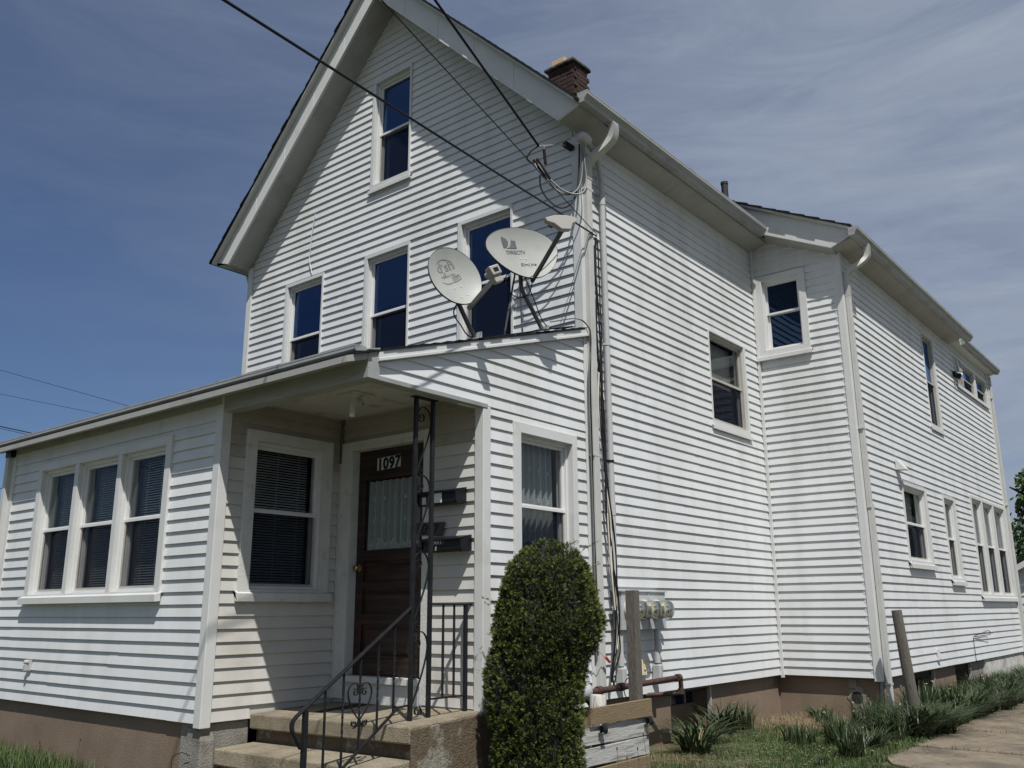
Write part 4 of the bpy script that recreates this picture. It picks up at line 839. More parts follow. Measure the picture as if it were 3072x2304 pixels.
for k in range(4):
    r = .012+.010*k; P_ = [(-.048+math.cos(t)*r*1.2, .082+.0*k+math.sin(t)*r-.004*k) for t in [(-.75+.25*j/6)*PI for j in range(7)]]
    for j in range(6):
        a_, b_ = P_[j], P_[j+1]; q.add(decal_points(d1, [a_, b_, (b_[0], b_[1]-.005), (a_[0], a_[1]-.005)]), [(0, 1, 2, 3)])
q.add(decal_points(d1, [(-.051+.009*math.cos(t*PI/5), .137+.009*math.sin(t*PI/5)) for t in range(10)]), [tuple(range(10))])
decal_text(d1, 'NETWORK', .034, -.115, .018, q)
def arc(D, cx, cy, rx, ry, t0, t1, w_, mb, n=24):
    for j in range(n):
        ta, tb = t0+(t1-t0)*j/n, t0+(t1-t0)*(j+1)/n; wa = w_*math.sin(PI*j/n)+.001; wb = w_*math.sin(PI*(j+1)/n)+.001
        mb.add(decal_points(D, [(cx+rx*math.cos(ta), cy+ry*math.sin(ta)), (cx+rx*math.cos(tb), cy+ry*math.sin(tb)), (cx+(rx-wb)*math.cos(tb), cy+(ry-wb)*math.sin(tb)), (cx+(rx-wa)*math.cos(ta), cy+(ry-wa)*math.sin(ta))]), [(0, 1, 2, 3)])
arc(d1, -.03, .10, .105, .085, -.1*PI, .8*PI, .010, q); arc(d1, -.05, .03, .10, .075, 1.15*PI, 1.75*PI, .010, q)
q2 = [(.0, -.045), (.085, -.03), (.085, .02), (.0, .01)]
for i in range(4):
    a_, b_ = q2[i], q2[(i+1) % 4]; dx, dy = b_[0]-a_[0], b_[1]-a_[1]; l_ = math.hypot(dx, dy); nx, ny = -dy/l_*.009, dx/l_*.009
    q.add(decal_points(d1, [a_, b_, (b_[0]+nx, b_[1]+ny), (a_[0]+nx, a_[1]+ny)]), [(0, 1, 2, 3)])
decal_text(d1, '500', .036, .012, -.028, q, shear=.3, rot=.18)
put('logo_print', q, LOGO2, e1, recalc=False)
e2 = d2[0]; q = MB()
def poly_decal(D, P_, mb):
    mb.add(decal_points(D, P_), [tuple(range(len(P_)))])
# square mark: a D-shaped half disc and a curved sliver
Xo, Yo, s = -.19, .04, .165
left = [(Xo, Yo+s), (Xo, Yo+.0)]+[(Xo+.012+.055*math.cos(t), Yo+s*.5+.0-.06*math.sin(t)) for t in [PI/2-PI*j/10 for j in range(11)]]
mk = [(Xo, Yo)]+[(Xo+s*.42*math.sin(PI*j/12)+s*.06, Yo+s*.5-s*.5*math.cos(PI*j/12)) for j in range(13)]+[(Xo, Yo+s)]
poly_decal(d2, mk, q)
a_ = [(Xo+s*.12+s*.56*math.sin(PI*j/14), Yo+s*.5-s*.5*math.cos(PI*j/14)) for j in range(15)]
for j in range(14):
    p0, p1 = a_[j], a_[j+1]; f0, f1 = 1-abs(j/14-0), 1-abs((j+1)/14-0)
    q.add(decal_points(d2, [p0, (Xo+s if j < 7 else p0[0]+s*.1, p0[1]), (Xo+s if j < 7 else p1[0]+s*.1, p1[1]), p1]), [(0, 1, 2, 3)])
decal_text(d2, 'DIRECTV', .058, -.175, -.022, q, bold=.0008)
lf = put('logo_print', q, LOGO, e2, recalc=False)
q = MB(); decal_text(d2, 'SlimLine', .056, -.075, -.165, q, shear=.45); put('script_print', q, BLK, e2, recalc=False)
for D in (d1, d2):
    q = MB()
    for a_, b_ in ((-.035, -.075), (.035, -.075), (-.035, -.17), (.035, -.17)):
        p = decal_points(D, [(a_, b_-(.02 if D is d1 else 0))])[0]; q.lathe([(0, 0), (.0065, 0), (.005, .004), (0, .005)], p, D[2], 10)
    put('bolt', q, WHT, D[0])
# dish 1 feed: boxy twin LNB
e, C, n, r_, u_, Lp, *_ = d1; q = MB()
def ob(mb, c, rr, uu, nn, a, b, d): mb.hexa([c+rr*x*a/2+uu*y*b/2+nn*z*d/2 for z in (-1, 1) for x, y in ((-1, -1), (1, -1), (1, 1), (-1, 1))])
ob(q, Lp+n*.03, r_, u_, n, .105, .085, .075); ob(q, Lp+n*.02-u_*.07, r_, u_, n, .09, .07, .055); put('lnb_housing', q, LNB, e, bevel=.01)
q = MB(); q.lathe([(0, 0), (.03, 0), (.034, .05), (.0, .055)], Lp-n*.01, -n, 18); put('feed_horn', q, DSH, e, smooth=True)
q = MB(); ob(q, Lp+n*.0695, r_, u_, n, .05, .035, .003); sk = put('sticker', q, BLK, e)
# dish 2 feed: wide moulded head with three horns
e, C, n, r_, u_, Lp, *_ = d2; q = MB(); P_ = [(-.17, .035), (-.165, .0), (-.10, -.02), (-.05, -.07), (.05, -.075), (.09, -.02), (.15, .0), (.155, .04), (.06, .06), (-.06, .06)]
q.prism(P_, -.02, .03, lambda a, b, c: Lp+r_*a*1.1+u_*b*1.15+n*c); put('lnb_housing', q, LNB, e, bevel=.008)
for a in (-.11, 0, .11):
    q = MB(); q.lathe([(0, 0), (.026, 0), (.03, .035), (0, .038)], Lp+r_*a*.8+u_*.01-n*.02, -n, 16); put('feed_horn', q, DSHD, e, smooth=True)
q = MB(); bt = d2[1]-d2[2]*.12
q.tube([bt+Vector((0, -.02, -.14)), (-5.0, 6.08, 2.43)], .009, 8); put('brace', q, DSHD, e)
q = MB(); q.tube([bt+Vector((0, .03, -.16)), (-5.05, 6.42, 2.53)], .009, 8); put('brace', q, CAB, e)
def cable(name, pts, r, m_, label, cat='cable', n=6, group=None, seg=7, loc=None):
    q = MB(); q.tube(spline(pts, seg), r, n); return put(name, q, m_, None, smooth=True, label=label, cat=cat, group=group, base=loc or pts[0])
cable('dish_cable', [(-4.97, 5.42, 2.60), (-5.02, 5.42, 2.50), (-5.03, 5.52, 2.42), (-5.0, 5.66, 2.33), (-4.9, 6.1, 2.45), (-4.87, 6.5, 2.58), (-4.84, 6.95, 2.72)], .006, RUB, 'black coax drooping behind the left satellite dish and along the roof edge')
cable('dish_cable', [(-4.95, 6.15, 3.1), (-4.93, 6.02, 2.98), (-4.93, 6.08, 2.86), (-4.93, 6.22, 2.84), (-4.92, 6.36, 2.92), (-4.92, 6.42, 3.08)], .005, RUB, 'black coax looped under the right satellite dish')
cable('dish_cable', [(-4.92, 6.3, 3.06), (-4.9, 6.42, 2.85), (-4.9, 6.55, 2.68), (-4.88, 6.7, 2.64), (-4.84, 7.0, 2.73)], .005, RUB, 'black coax running down beside the right dish mast')
# ================================================================== SERVICE CONDUIT, WEATHERHEAD, CORNER CABLES
cd = empty('service_mast', 'grey white electrical conduit with a domed weatherhead beside the corner downspout', 'conduit', (-4.74, 7.42, -.2))
q = MB(); q.tube([(-4.745, 7.42, .16), (-4.745, 7.42, 4.30)]+spline([(-4.745, 7.42, 4.30), (-4.745, 7.405, 4.48), (-4.73, 7.33, 4.62), (-4.70, 7.20, 4.69), (-4.67, 7.06, 4.73)], 5)[1:], .030, 14); put('conduit', q, GRY, cd, smooth=True)
q = MB(); q.lathe([(0, -.05), (.036, -.05), (.05, -.02), (.062, .03), (.06, .075), (.04, .11), (0, .12)], (-4.665, 7.03, 4.735), (-.12, -1, .02), 20); put('weatherhead', q, GRY, cd, smooth=True)
for z in (2.62, 4.28, 1.42, -.02):
    q = MB(); q.lathe([(.031, -.011), (.035, -.011), (.035, .011), (.031, .011)], (-4.745, 7.42, z), (0, 0, 1), 16); q.box(-4.79, -4.745, 7.37, 7.385, z-.012, z+.012); put('clamp', q, BLK if z == 1.42 else CAB, cd)
for z in (.95, 4.22): q = MB(); q.lathe([(.031, -.06), (.034, -.06), (.034, .06), (.031, .06)], (-4.745, 7.42, z), (0, 0, 1), 16); put('coupling', q, GRY, cd, smooth=True)
# drip loops
for i, (pp, m_, lab) in enumerate([
    ([(-4.66, 6.98, 4.66), (-4.67, 6.99, 4.50), (-4.66, 7.0, 4.30), (-4.66, 6.96, 4.13), (-4.72, 6.88, 4.08), (-4.82, 6.78, 4.13), (-4.93, 6.68, 4.28), (-4.99, 6.62, 4.40)], GRC, 'grey insulated service conductor in the upper drip loop'),
    ([(-4.68, 6.97, 4.66), (-4.69, 6.98, 4.45), (-4.70, 6.96, 4.25), (-4.73, 6.90, 4.12), (-4.80, 6.82, 4.08), (-4.90, 6.72, 4.17), (-5.00, 6.64, 4.34), (-5.03, 6.62, 4.42)], GRC, 'grey insulated service conductor in the middle drip loop'),
    ([(-4.70, 6.95, 4.66), (-4.72, 6.96, 4.4), (-4.73, 6.93, 4.15), (-4.76, 6.86, 3.98), (-4.84, 6.78, 3.93), (-4.93, 6.70, 4.02), (-4.98, 6.65, 4.15), (-4.98, 6.64, 4.28)], RUB, 'black conductor hanging lowest in the drip loop')]):
    cable('drip_loop_cable', pp, .009, m_, lab)
for (p, q_, lab) in (((-5.00, 6.62, 4.46), (-4.90, 6.70, 4.24), 'left black splice sleeve on the drip loop'), ((-5.05, 6.63, 4.47), (-4.95, 6.70, 4.25), 'right black splice sleeve on the drip loop'), ((-4.94, 6.66, 4.56), (-4.93, 6.67, 4.40), 'upright black splice sleeve on the drip loop')):
    q = MB(); q.tube([p, q_], .016, 8); put('splice_sleeve', q, RUB, None, label=lab, cat='splice', base=p, smooth=True)
# overhead lines: each runs from the house towards the pole across the street, sagging a little
def seg_dir(A, top_px):   # a point on the sight line of the picture's upper edge whose bearing from A follows the street drop
    d = rt*((top_px[0]-1536)/2688.5)+up*(-(top_px[1]-1152)/2688.5)+fw
    k = -.235; t = (A[0]-k*A[1])/(d.x-k*d.y); return Vector((d.x*t, d.y*t, d.z*t))
POLE = Vector((1.2, -17.5, 0))
def overhead(A, px, r, name, label, m_=RUB, end=-17.0):
    A = Vector(A); B_ = seg_dir(A, px); d = (B_-A); d = d/abs(d.y); tot = abs(end-A.y); P_ = []
    for i in range(41):
        t = tot*i/40; p = A+d*t; P_.append(p+Vector((0, 0, 0)))
    q = MB(); q.tube(P_, r, 6); return put(name, q, m_, None, smooth=True, label=label, cat='wire', base=A), P_[-1]
w1_, e1_ = overhead((-4.75, 7.30, 3.77), (672, 0), .0085, 'overhead_cable', 'thick black cable crossing the gable diagonally to the house corner')
w2_, e2_ = overhead((-4.75, 7.31, 3.79), (1145, 0), .0045, 'overhead_cable', 'thin black drop wire ending below the weatherhead at the corner')
w3_, e3_ = overhead((-5.0, 6.65, 4.62), (1305, 0), .012, 'service_drop', 'thick black service drop running from the ridge to the drip loop')
cable('drop_clamp', [(-5.0, 6.65, 4.62), (-4.93, 6.78, 4.66), (-4.89, 6.90, 4.70), (-4.88, 7.03, 4.74)], .005, CAB, 'wire bail tying the service drop to the wedge on the wall', 'clamp')
q = MB(); q.bar((-4.90, 6.96, 4.745), (-4.87, 7.07, 4.72), .06, .05); put('insulator_block', q, BLK, None, label='small black insulator block below the weatherhead', cat='insulator', base=(-4.88, 7.03, 4.73), bevel=.006)
cable('conductor_tail', [(-5.0, 6.65, 4.62), (-5.06, 6.60, 4.56), (-5.10, 6.58, 4.48), (-5.05, 6.62, 4.42)], .008, RUB, 'short black tail joining service drop to the right sleeve')
cable('conductor_tail', [(-4.97, 6.66, 4.63), (-4.94, 6.66, 4.60), (-4.94, 6.66, 4.54)], .005, GRC, 'bare grey tail dropping to the upright sleeve')
# cables hanging between downspout and conduit
rr = random.Random(3)
specs = [(7.262, RUB, .007, 3.75, 'thickest black cable'), (7.28, RUB, .006, 3.75, 'black cable against the siding'), (7.30, RUB, .0055, 3.74, 'black cable next to the conduit'), (7.315, RUB, .005, 2.5, 'short black cable from the roof edge'), (7.25, WHC, .005, 2.3, 'cream coax'), (7.29, WHC, .0045, 1.9, 'second cream coax beside the conduit')]
for y, m_, r, zt, lab in specs:
    P_ = [(-4.755, y+.02, zt)]; z = zt-.35
    while z > -.5: dr_y = max(0, 1.9-z)*.045; P_.append((-4.760+rr.uniform(-.004, .016)+dr_y*.55, y+rr.uniform(-.022, .028)+dr_y, z)); z -= .36
    P_ += [(-4.72, y+rr.uniform(-.03, .04), -.58), (-4.70, y+rr.uniform(-.05, .05), -.70)]
    cable('wall_cable', P_, r*1.45, m_, lab+' running down the wall beside the corner', group='cables down the corner')
for i, (dx, zt, m_) in enumerate(((.0, 2.62, RUB), (.012, 2.60, RUB), (-.012, 2.55, GRC))):
    P_ = [(-4.78, 6.5, 2.64+.0), (-4.76, 6.9, 2.77), (-4.745, 7.07, 2.74), (-4.725, 7.10, zt), (-4.735, 7.075+dx, 2.2), (-4.74, 7.08+dx, 1.5), (-4.742, 7.085+dx*.6, .8), (-4.74, 7.09+dx, .1), (-4.745, 7.09+dx, -.4)]
    cable('wall_cable', P_, .0055, m_, ('front black', 'second black', 'pale')[i]+' cable bending over the porch roof edge and down the corner board')
cable('cable_coil', [(-4.62+.0*math.cos(t), 7.42+.10*math.cos(t*.9), -.70+.095*math.sin(t*.9)) for t in [i*.55 for i in range(36)]], .0045, RUB, 'loose coil of black cable behind the gas pipe', seg=3)
cable('patch_lead', [(-4.70, 6.87, -.28), (-4.69, 6.98, -.33), (-4.68, 7.12, -.42), (-4.69, 7.2, -.47)], .004, WHC, 'white lead ending in the red plug near the downspout')
q = MB(); q.bar((-4.68, 7.12, -.41), (-4.68, 7.19, -.46), .022, .02); put('red_plug', q, RED, None, label='small red cable plug hanging near the downspout foot', cat='plug', base=(-4.68, 7.15, -.44), bevel=.005)
q = MB(); q.box(-4.80, -4.76, 6.83, 6.90, -.40, -.27); put('junction_box', q, GRNP, None, label='pale green junction box half hidden by the yew', cat='box', base=(-4.78, 6.87, -.33), bevel=.006)
cable('hanging_wire', [(-4.77, 6.80, -.38), (-4.76, 6.83, -.52), (-4.765, 6.88, -.66), (-4.76, 6.87, -.8)], .004, RUB, 'thin black wire dangling below the green box')
# ================================================================== METERS
mt = empty('meter_cabinet', 'grey metal meter cabinet with three round glass electric meters', 'electric meter', (-4.75, 7.84, -.19))
q = MB(); q.box(-4.80, -4.69, 7.44, 8.27, -.185, .17); put('cabinet', q, CAB, mt, bevel=.004)
q = MB(); q.box(-4.80, -4.675, 7.425, 8.285, .17, .182); put('cabinet_lid', q, CAB, mt)
q = MB(); q.box(-4.69, -4.683, 7.63, 7.645, -.18, .165); q.box(-4.69, -4.683, 7.93, 7.94, -.18, .165); put('seam', q, CAB, mt)
for y, l_ in ((7.57, 'left'), (7.83, 'middle'), (8.07, 'right')):
    q = MB(); q.lathe([(0, 0), (.098, 0), (.098, .02), (.088, .03), (.088, .05), (0, .05)], (-4.69, y, .0), (1, 0, 0), 28); me_ = put('meter', q, mat('meter_ring', (.45, .44, .38), .4), mt, smooth=True)
    q = MB(); q.lathe([(.086, .0), (.086, .10), (.080, .118), (.06, .125), (.0, .127), (0, .1255), (.06, .1235), (.078, .116), (.083, .10), (.083, 0)], (-4.64, y, .0), (1, 0, 0), 28); put('glass_dome', q, CLR, me_, smooth=True)
    q = MB(); q.lathe([(0, 0), (.079, 0), (.079, .085), (0, .085)], (-4.64, y, .0), (1, 0, 0), 24); put('meter_face', q, mat('meter_face_cream', (.62, .59, .48), .5), me_)
    q = MB(); q.box(-4.556, -4.552, y-.025, y+.02, .022, .038); q.box(-4.556, -4.55, y-.03, y+.012, -.028, -.018); q.box(-4.556, -4.548, y-.01, y+.012, -.034, -.008); put('meter_display', q, BLK, me_)
q = MB(); q.bar((-4.70, 8.275, -.08), (-4.70, 8.31, -.08), .04, .03); put('padlock', q, CAB, mt)
for y, l_ in ((7.48, 'left'), (8.15, 'right')):
    q = MB(); e = empty('meter_conduit', 'grey plastic conduit with elbow box below the %s end of the meter cabinet' % l_, 'conduit', (-4.74, y, -.6)); q.tube([(-4.74, y, -.19), (-4.74, y, -.52)], .026, 12); put('pipe', q, GRY, e, smooth=True)
    q = MB(); q.lathe([(.026, -.05), (.032, -.05), (.032, .05), (.026, .05)], (-4.74, y, -.46), (0, 0, 1), 14); put('coupling', q, GRY, e, smooth=True)
    q = MB(); q.box(-4.79, -4.70, y-.03, y+.035, -.70, -.525); put('elbow_box', q, GRY, e, bevel=.012)
q = MB(); q.box(-4.80, -4.765, 7.90, 7.985, -.62, -.47); q.box(-4.765, -4.755, 7.925, 7.96, -.57, -.51); put('yellowed_box', q, YLW, None, label='yellowed plastic box on the siding under the meters', cat='box', base=(-4.78, 7.94, -.55), bevel=.005)
gp = empty('gas_pipe', 'rusty brown gas pipe running along the wall below the meters', 'pipe', (-4.6, 7.5, -.9))
q = MB(); q.tube([(-4.58, 6.66, -.685), (-4.59, 7.5, -.67), (-4.60, 8.27, -.655)], .027, 12); put('pipe', q, PIPE, gp, smooth=True)
q = MB(); q.tube(spline([(-4.60, 8.25, -.655), (-4.60, 8.33, -.66), (-4.60, 8.345, -.70), (-4.60, 8.345, -.80)], 5), .024, 12); q.tube([(-4.60, 8.36, -.80), (-4.68, 8.20, -.805), (-4.82, 8.0, -.81)], .022, 10); put('pipe', q, PIPE, gp, smooth=True)
for y in (6.70, 6.86, 7.22, 8.27):
    q = MB(); q.tube([(-4.585, y-.03, -.682+(y-6.7)*.018), (-4.585, y+.03, -.681+(y-6.7)*.018)], .037, 12); put('fitting', q, PIPE, gp, smooth=True)
q = MB(); q.tube([(-4.60, 8.345, -.76), (-4.60, 8.345, -.81)], .034, 12); put('fitting', q, PIPE, gp, smooth=True)
gm = empty('gas_meter', 'grey gas regulator and hose behind the yew at the planter end', 'gas meter', (-4.5, 6.42, -1.1))
q = MB(); q.lathe([(0, 0), (.05, 0), (.06, .02), (.06, .05), (.03, .07), (0, .07)], (-4.54, 6.56, -.66), (1, -.4, .1), 18); q.tube([(-4.57, 6.68, -.69), (-4.55, 6.55, -.67)], .025, 10); put('regulator', q, GRY, gm, smooth=True)
q = MB(); q.tube(spline([(-4.52, 6.52, -.70), (-4.46, 6.55, -.76), (-4.44, 6.56, -.9), (-4.45, 6.54, -1.3)], 6), .028, 12); put('hose', q, RUB, gm, smooth=True)
# ================================================================== TIMBER BY THE YEW
bx = empty('plank_barrier', 'waist high barrier of brown and whitewashed planks nailed to posts beside the yew', 'barrier', (-4.22, 6.6, -1.4))
PB = [(-.738, -.882, 6.14, 7.07, -4.185, WDB, 'upper brown plank'), (-.888, -1.030, 5.98, 7.04, -4.21, WDW, None), (-1.036, -1.180, 5.96, 7.03, -4.205, WDW, None), (-1.186, -1.36, 6.0, 7.02, -4.19, WDB, 'lowest brown plank')]
for zt, zb_, y0, y1, x, m_, lab in PB:
    q = MB(); q.hexa([(x-.035, y0, zb_+.012), (x, y0, zb_+.012), (x, y1, zb_), (x-.035, y1, zb_), (x-.035, y0, zt-.008), (x, y0, zt-.008), (x, y1, zt), (x-.035, y1, zt)]); put('plank', q, m_, bx, bevel=.003, label=lab)
q = MB(); q.box(-4.31, -4.22, 6.90, 6.99, -1.45, .168); put('post', q, WDG, bx, bevel=.004, label='tall grey square post')
q = MB(); q.box(-4.33, -4.245, 5.99, 6.07, -1.45, -.93); q.box(-4.31, -4.24, 6.992, 7.06, -1.45, -.80); put('post', q, WDG, bx, bevel=.004)
for y, z in ((6.28, -.885), (6.98, -.885)):
    q = MB(); q.box(-4.183, -4.15, y-.03, y+.03, z-.003, z+.003); q.box(-4.183, -4.178, y-.03, y+.03, z-.05, z+.003); q.sweeprect(spline([(-4.152, y, z), (-4.14, y, z-.03), (-4.15, y, z-.055), (-4.165, y, z-.06)], 4), .05, .004, (0, 1, 0)); put('bracket', q, IRON, bx)
q = MB(); q.lathe([(0, 0), (.072, 0), (.070, .3), (.068, .62), (.06, .635), (0, .63)], (-4.36, 6.47, -1.31), (.02, .03, 1), 14); put('log_post', q, STW, None, label='short round log post with flaking white paint behind the planks', cat='post', base=(-4.36, 6.47, -1.31), smooth=True)
q = MB(); q.tube([(-3.19, 11.18, -1.3), (-3.215, 11.14, -.9), (-3.235, 11.10, -.5), (-3.262, 11.07, -.02)], [.066, .063, .060, .056], 14); put('wooden_post', q, WDG, None, label='leaning round weathered post by the wing corner downspout', cat='post', base=(-3.19, 11.18, -1.3), smooth=True)
q = MB(); q.box(-3.70, -3.62, 11.405, 11.44, -1.3, -.85); put('corner_strip', q, TRD, house)
# ================================================================== SMALL WALL FITTINGS
of = empty('outdoor_outlet', 'small grey faucet fitting low on the front wall', 'faucet', (-9.63, 4.24, -.5)); q = MB(); q.box(-9.66, -9.60, 4.225, 4.25, -.55, -.45); put('plate', q, GRY, of)
q = MB(); q.lathe([(0, 0), (.022, 0), (.022, .03), (.012, .04), (0, .04)], (-9.64, 4.225, -.47), (0, -1, 0), 12); q.box(-9.655, -9.645, 4.19, 4.23, -.55, -.50); q.box(-9.635, -9.627, 4.19, 4.23, -.55, -.50); put('valve', q, CAB, of)
dv = empty('dryer_vent', 'white louvred hood vent above the wing ground floor window', 'vent', (-3.57, 12.86, 1.85)); q = MB(); q.prism([(0, .11), (0, -.04), (.13, -.045), (.13, -.035), (.02, .11)], 12.78, 12.94, lambda a, b, c: (-3.575+a, c, 1.88+b)); put('hood', q, TR, dv, bevel=.003)
fl = empty('flood_light', 'small grey twin flood light under the wing eave', 'light', (-3.55, 16.95, 4.0)); q = MB(); q.lathe([(0, 0), (.035, 0), (.055, .09), (0, .09)], (-3.54, 16.92, 4.02), (.6, -.5, -.5), 14); q.box(-3.58, -3.54, 16.9, 17.0, 3.98, 4.08); put('lamp_head', q, BLK, fl, smooth=False)
q = MB(); q.lathe([(0, 0), (.03, 0), (.05, .08), (0, .08)], (-3.54, 17.0, 4.05), (.6, .5, -.4), 14); put('lamp_head', q, TR, fl)
oo = empty('wall_outlet', 'white weatherproof outlet cover low on the rear wing wall', 'outlet', (-3.57, 13.8, -.6)); q = MB(); q.box(-3.58, -3.55, 13.75, 13.83, -.70, -.55); put('back_plate', q, TR, oo, bevel=.004)
q = MB(); q.box(-3.55, -3.53, 13.79, 13.84, -.68, -.62); put('cover', q, WHT, oo)
cable('cable_stub', [(-3.565, 15.9, -.82), (-3.565, 15.89, -.6), (-3.56, 15.88, -.46), (-3.555, 16.05, -.42), (-3.55, 16.4, -.40), (-3.53, 16.8, -.36), (-3.52, 16.85, -.42), (-3.54, 16.5, -.43), (-3.56, 16.0, -.44)], .005, RUB, 'looped black cable stub on the rear wing siding')
cable('loose_wire', [(-9.12, 7.065, 5.24), (-9.16, 7.06, 5.0), (-9.18, 7.06, 4.75), (-9.19, 7.06, 4.6), (-9.14, 7.06, 4.44), (-9.11, 7.06, 4.37)], .005, TR, 'white wire dangling over the left upstairs window')
cable('loose_wire', [(-6.75, 4.24, -1.42), (-6.80, 4.18, -1.25), (-6.86, 4.2, -1.12), (-6.78, 4.23, -1.07), (-6.70, 4.25, -1.09)], .003, RUB, 'thin dark wire sprouting beside the step foundation')
# ================================================================== PLANTS
# yew: sprigs spread over and through a measured, uneven outline
yw = empty('yew_shrub', 'tall clipped dark green yew with pale new tips in front of the side window', 'shrub', (-4.22, 5.72, -1.4))
q = MB(); q.tube(spline([(-4.22, 5.7, -1.45), (-4.2, 5.68, -1.0), (-4.25, 5.75, -.4), (-4.2, 5.75, .1)], 5), [.06]*6+[.045]*6+[.03]*3+[.02], 8)
for k in range(9):
    a = k*2.4; z = -1.1+k*.15; q.tube([(-4.22, 5.72, z), (-4.22+.2*math.cos(a), 5.72+.2*math.sin(a), z+.18)], [.02, .008], 5)
put('trunk', q, BARK, yw, smooth=True)
prof = [(-1.42, .28, -.06, -.05), (-1.3, .31, -.06, -.05), (-1.15, .325, -.06, -.05), (-.95, .33, -.06, -.05), (-.75, .335, -.06, -.05), (-.55, .33, -.05, -.05), (-.40, .335, -.045, -.04), (-.28, .37, -.02, .0), (-.10, .405, .0, .02), (.05, .395, .0, .02), (.2, .36, .01, .03), (.33, .305, .01, .03), (.42, .225, .01, .035), (.48, .145, .01, .04), (.515, .06, .01, .04), (.53, .02, .01, .04)]
def yprof(z):
    for a, b in zip(prof[:-1], prof[1:]):
        if a[0] <= z <= b[0]:
            f_ = (z-a[0])/(b[0]-a[0]); return [a[i]+(b[i]-a[i])*f_ for i in (1, 2, 3)]
    return [.01, 0, .09]
R3 = random.Random(11); qd = MB(); cxy = (-4.245, 5.655)
def sprig(mb, p, d, ln, m_i):
    side = d.orthogonal().normalized(); side = Matrix.Rotation(R3.uniform(0, 2*PI), 3, d) @ side; nn = d.cross(side); c = 6
    for k in range(c):
        f_ = (k+.6)/c; q0 = p+d*ln*f_+nn*.006*f_*f_
        for s_ in (-1, 1):
            tip = q0+side*s_*ln*.40*(1-.5*f_)+d*ln*.26+nn*R3.uniform(-.003, .005)
            mb.add([q0-d*.0021, q0+d*.0021, tip], [(0, 1, 2)], 1 if (m_i and k >= 2) else 0)
    mb.add([p+d*ln*.8-side*.002, p+d*ln*.8+side*.002, p+d*ln*1.2+nn*.008], [(0, 1, 2)], m_i)
cnt = 0
lumps = [(R3.uniform(-PI, PI), R3.uniform(-1.35, .45), R3.uniform(.07, .2), R3.uniform(-.065, .045)) for _ in range(95)]
while cnt < 3900:
    z = R3.uniform(-1.42, .53); r, ox, oy = yprof(z); a = R3.uniform(-PI, PI)
    if R3.random() > (r/.42): continue
    bulge = sum(h*math.exp(-((((a-la+PI) % (2*PI)-PI)*.4/s)**2+((z-lz)/s)**2)) for la, lz, s, h in lumps)
    rr_ = r+bulge*.7-abs(R3.gauss(0, .022))+(R3.random() < .004)*R3.uniform(.02, .05); deep = rr_ < r+bulge*.9-.045
    p = Vector((cxy[0]+ox+rr_*math.cos(a), cxy[1]+oy+rr_*math.sin(a), z))
    d0 = (Vector((math.cos(a), math.sin(a), .45+.6*R3.random()+(.9 if z > .33 else 0))).normalized()+Vector((R3.gauss(0, .25), R3.gauss(0, .25), R3.gauss(0, .25)))).normalized()
    for k in range(4): sprig(qd, p-d0*R3.uniform(.01, .05)+Vector((R3.gauss(0, .012), R3.gauss(0, .012), R3.gauss(0, .012))), (d0+Vector((R3.gauss(0, .6), R3.gauss(0, .6), R3.gauss(0, .6)))).normalized(), R3.uniform(.020, .034), 0)
    for k in range(7):
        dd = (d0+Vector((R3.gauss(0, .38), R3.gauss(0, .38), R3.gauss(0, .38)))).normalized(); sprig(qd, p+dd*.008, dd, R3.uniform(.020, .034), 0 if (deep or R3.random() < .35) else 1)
    cnt += 1
for (pz, ang, ln) in ((.42, .9, .22), (.30, .8, .13), (.02, -2.5, .16), (-.52, -2.4, .17), (-.60, 1.1, .16), (.1, 1.0, .1), (-.2, -2.3, .1), (.47, .2, .1)):   # longer shoots
    r, ox, oy = yprof(pz); p0 = Vector((cxy[0]+ox+r*math.cos(ang)*.9, cxy[1]+oy+r*math.sin(ang)*.9, pz)); d = Vector((math.cos(ang), math.sin(ang), .55)).normalized()
    for k in range(14): sprig(qd, p0+d*ln*R3.random()+Vector((R3.gauss(0, .01), R3.gauss(0, .01), R3.gauss(0, .01))), (d+Vector((R3.gauss(0, .5), R3.gauss(0, .5), R3.gauss(0, .4)))).normalized(), .026, int(R3.random() < .6))
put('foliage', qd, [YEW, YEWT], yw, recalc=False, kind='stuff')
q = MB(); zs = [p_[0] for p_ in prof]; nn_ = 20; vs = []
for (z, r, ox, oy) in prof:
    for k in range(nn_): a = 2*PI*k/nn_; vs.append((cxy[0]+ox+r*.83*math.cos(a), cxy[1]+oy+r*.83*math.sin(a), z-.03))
q.add(vs, [(i*nn_+k, i*nn_+(k+1) % nn_, (i+1)*nn_+(k+1) % nn_, (i+1)*nn_+k) for i in range(len(prof)-1) for k in range(nn_)]); put('inner_twigs', q, mat('inner_yew_twigs', (.007, .010, .004), .95, .5, 60, .9, 90), yw, smooth=True)
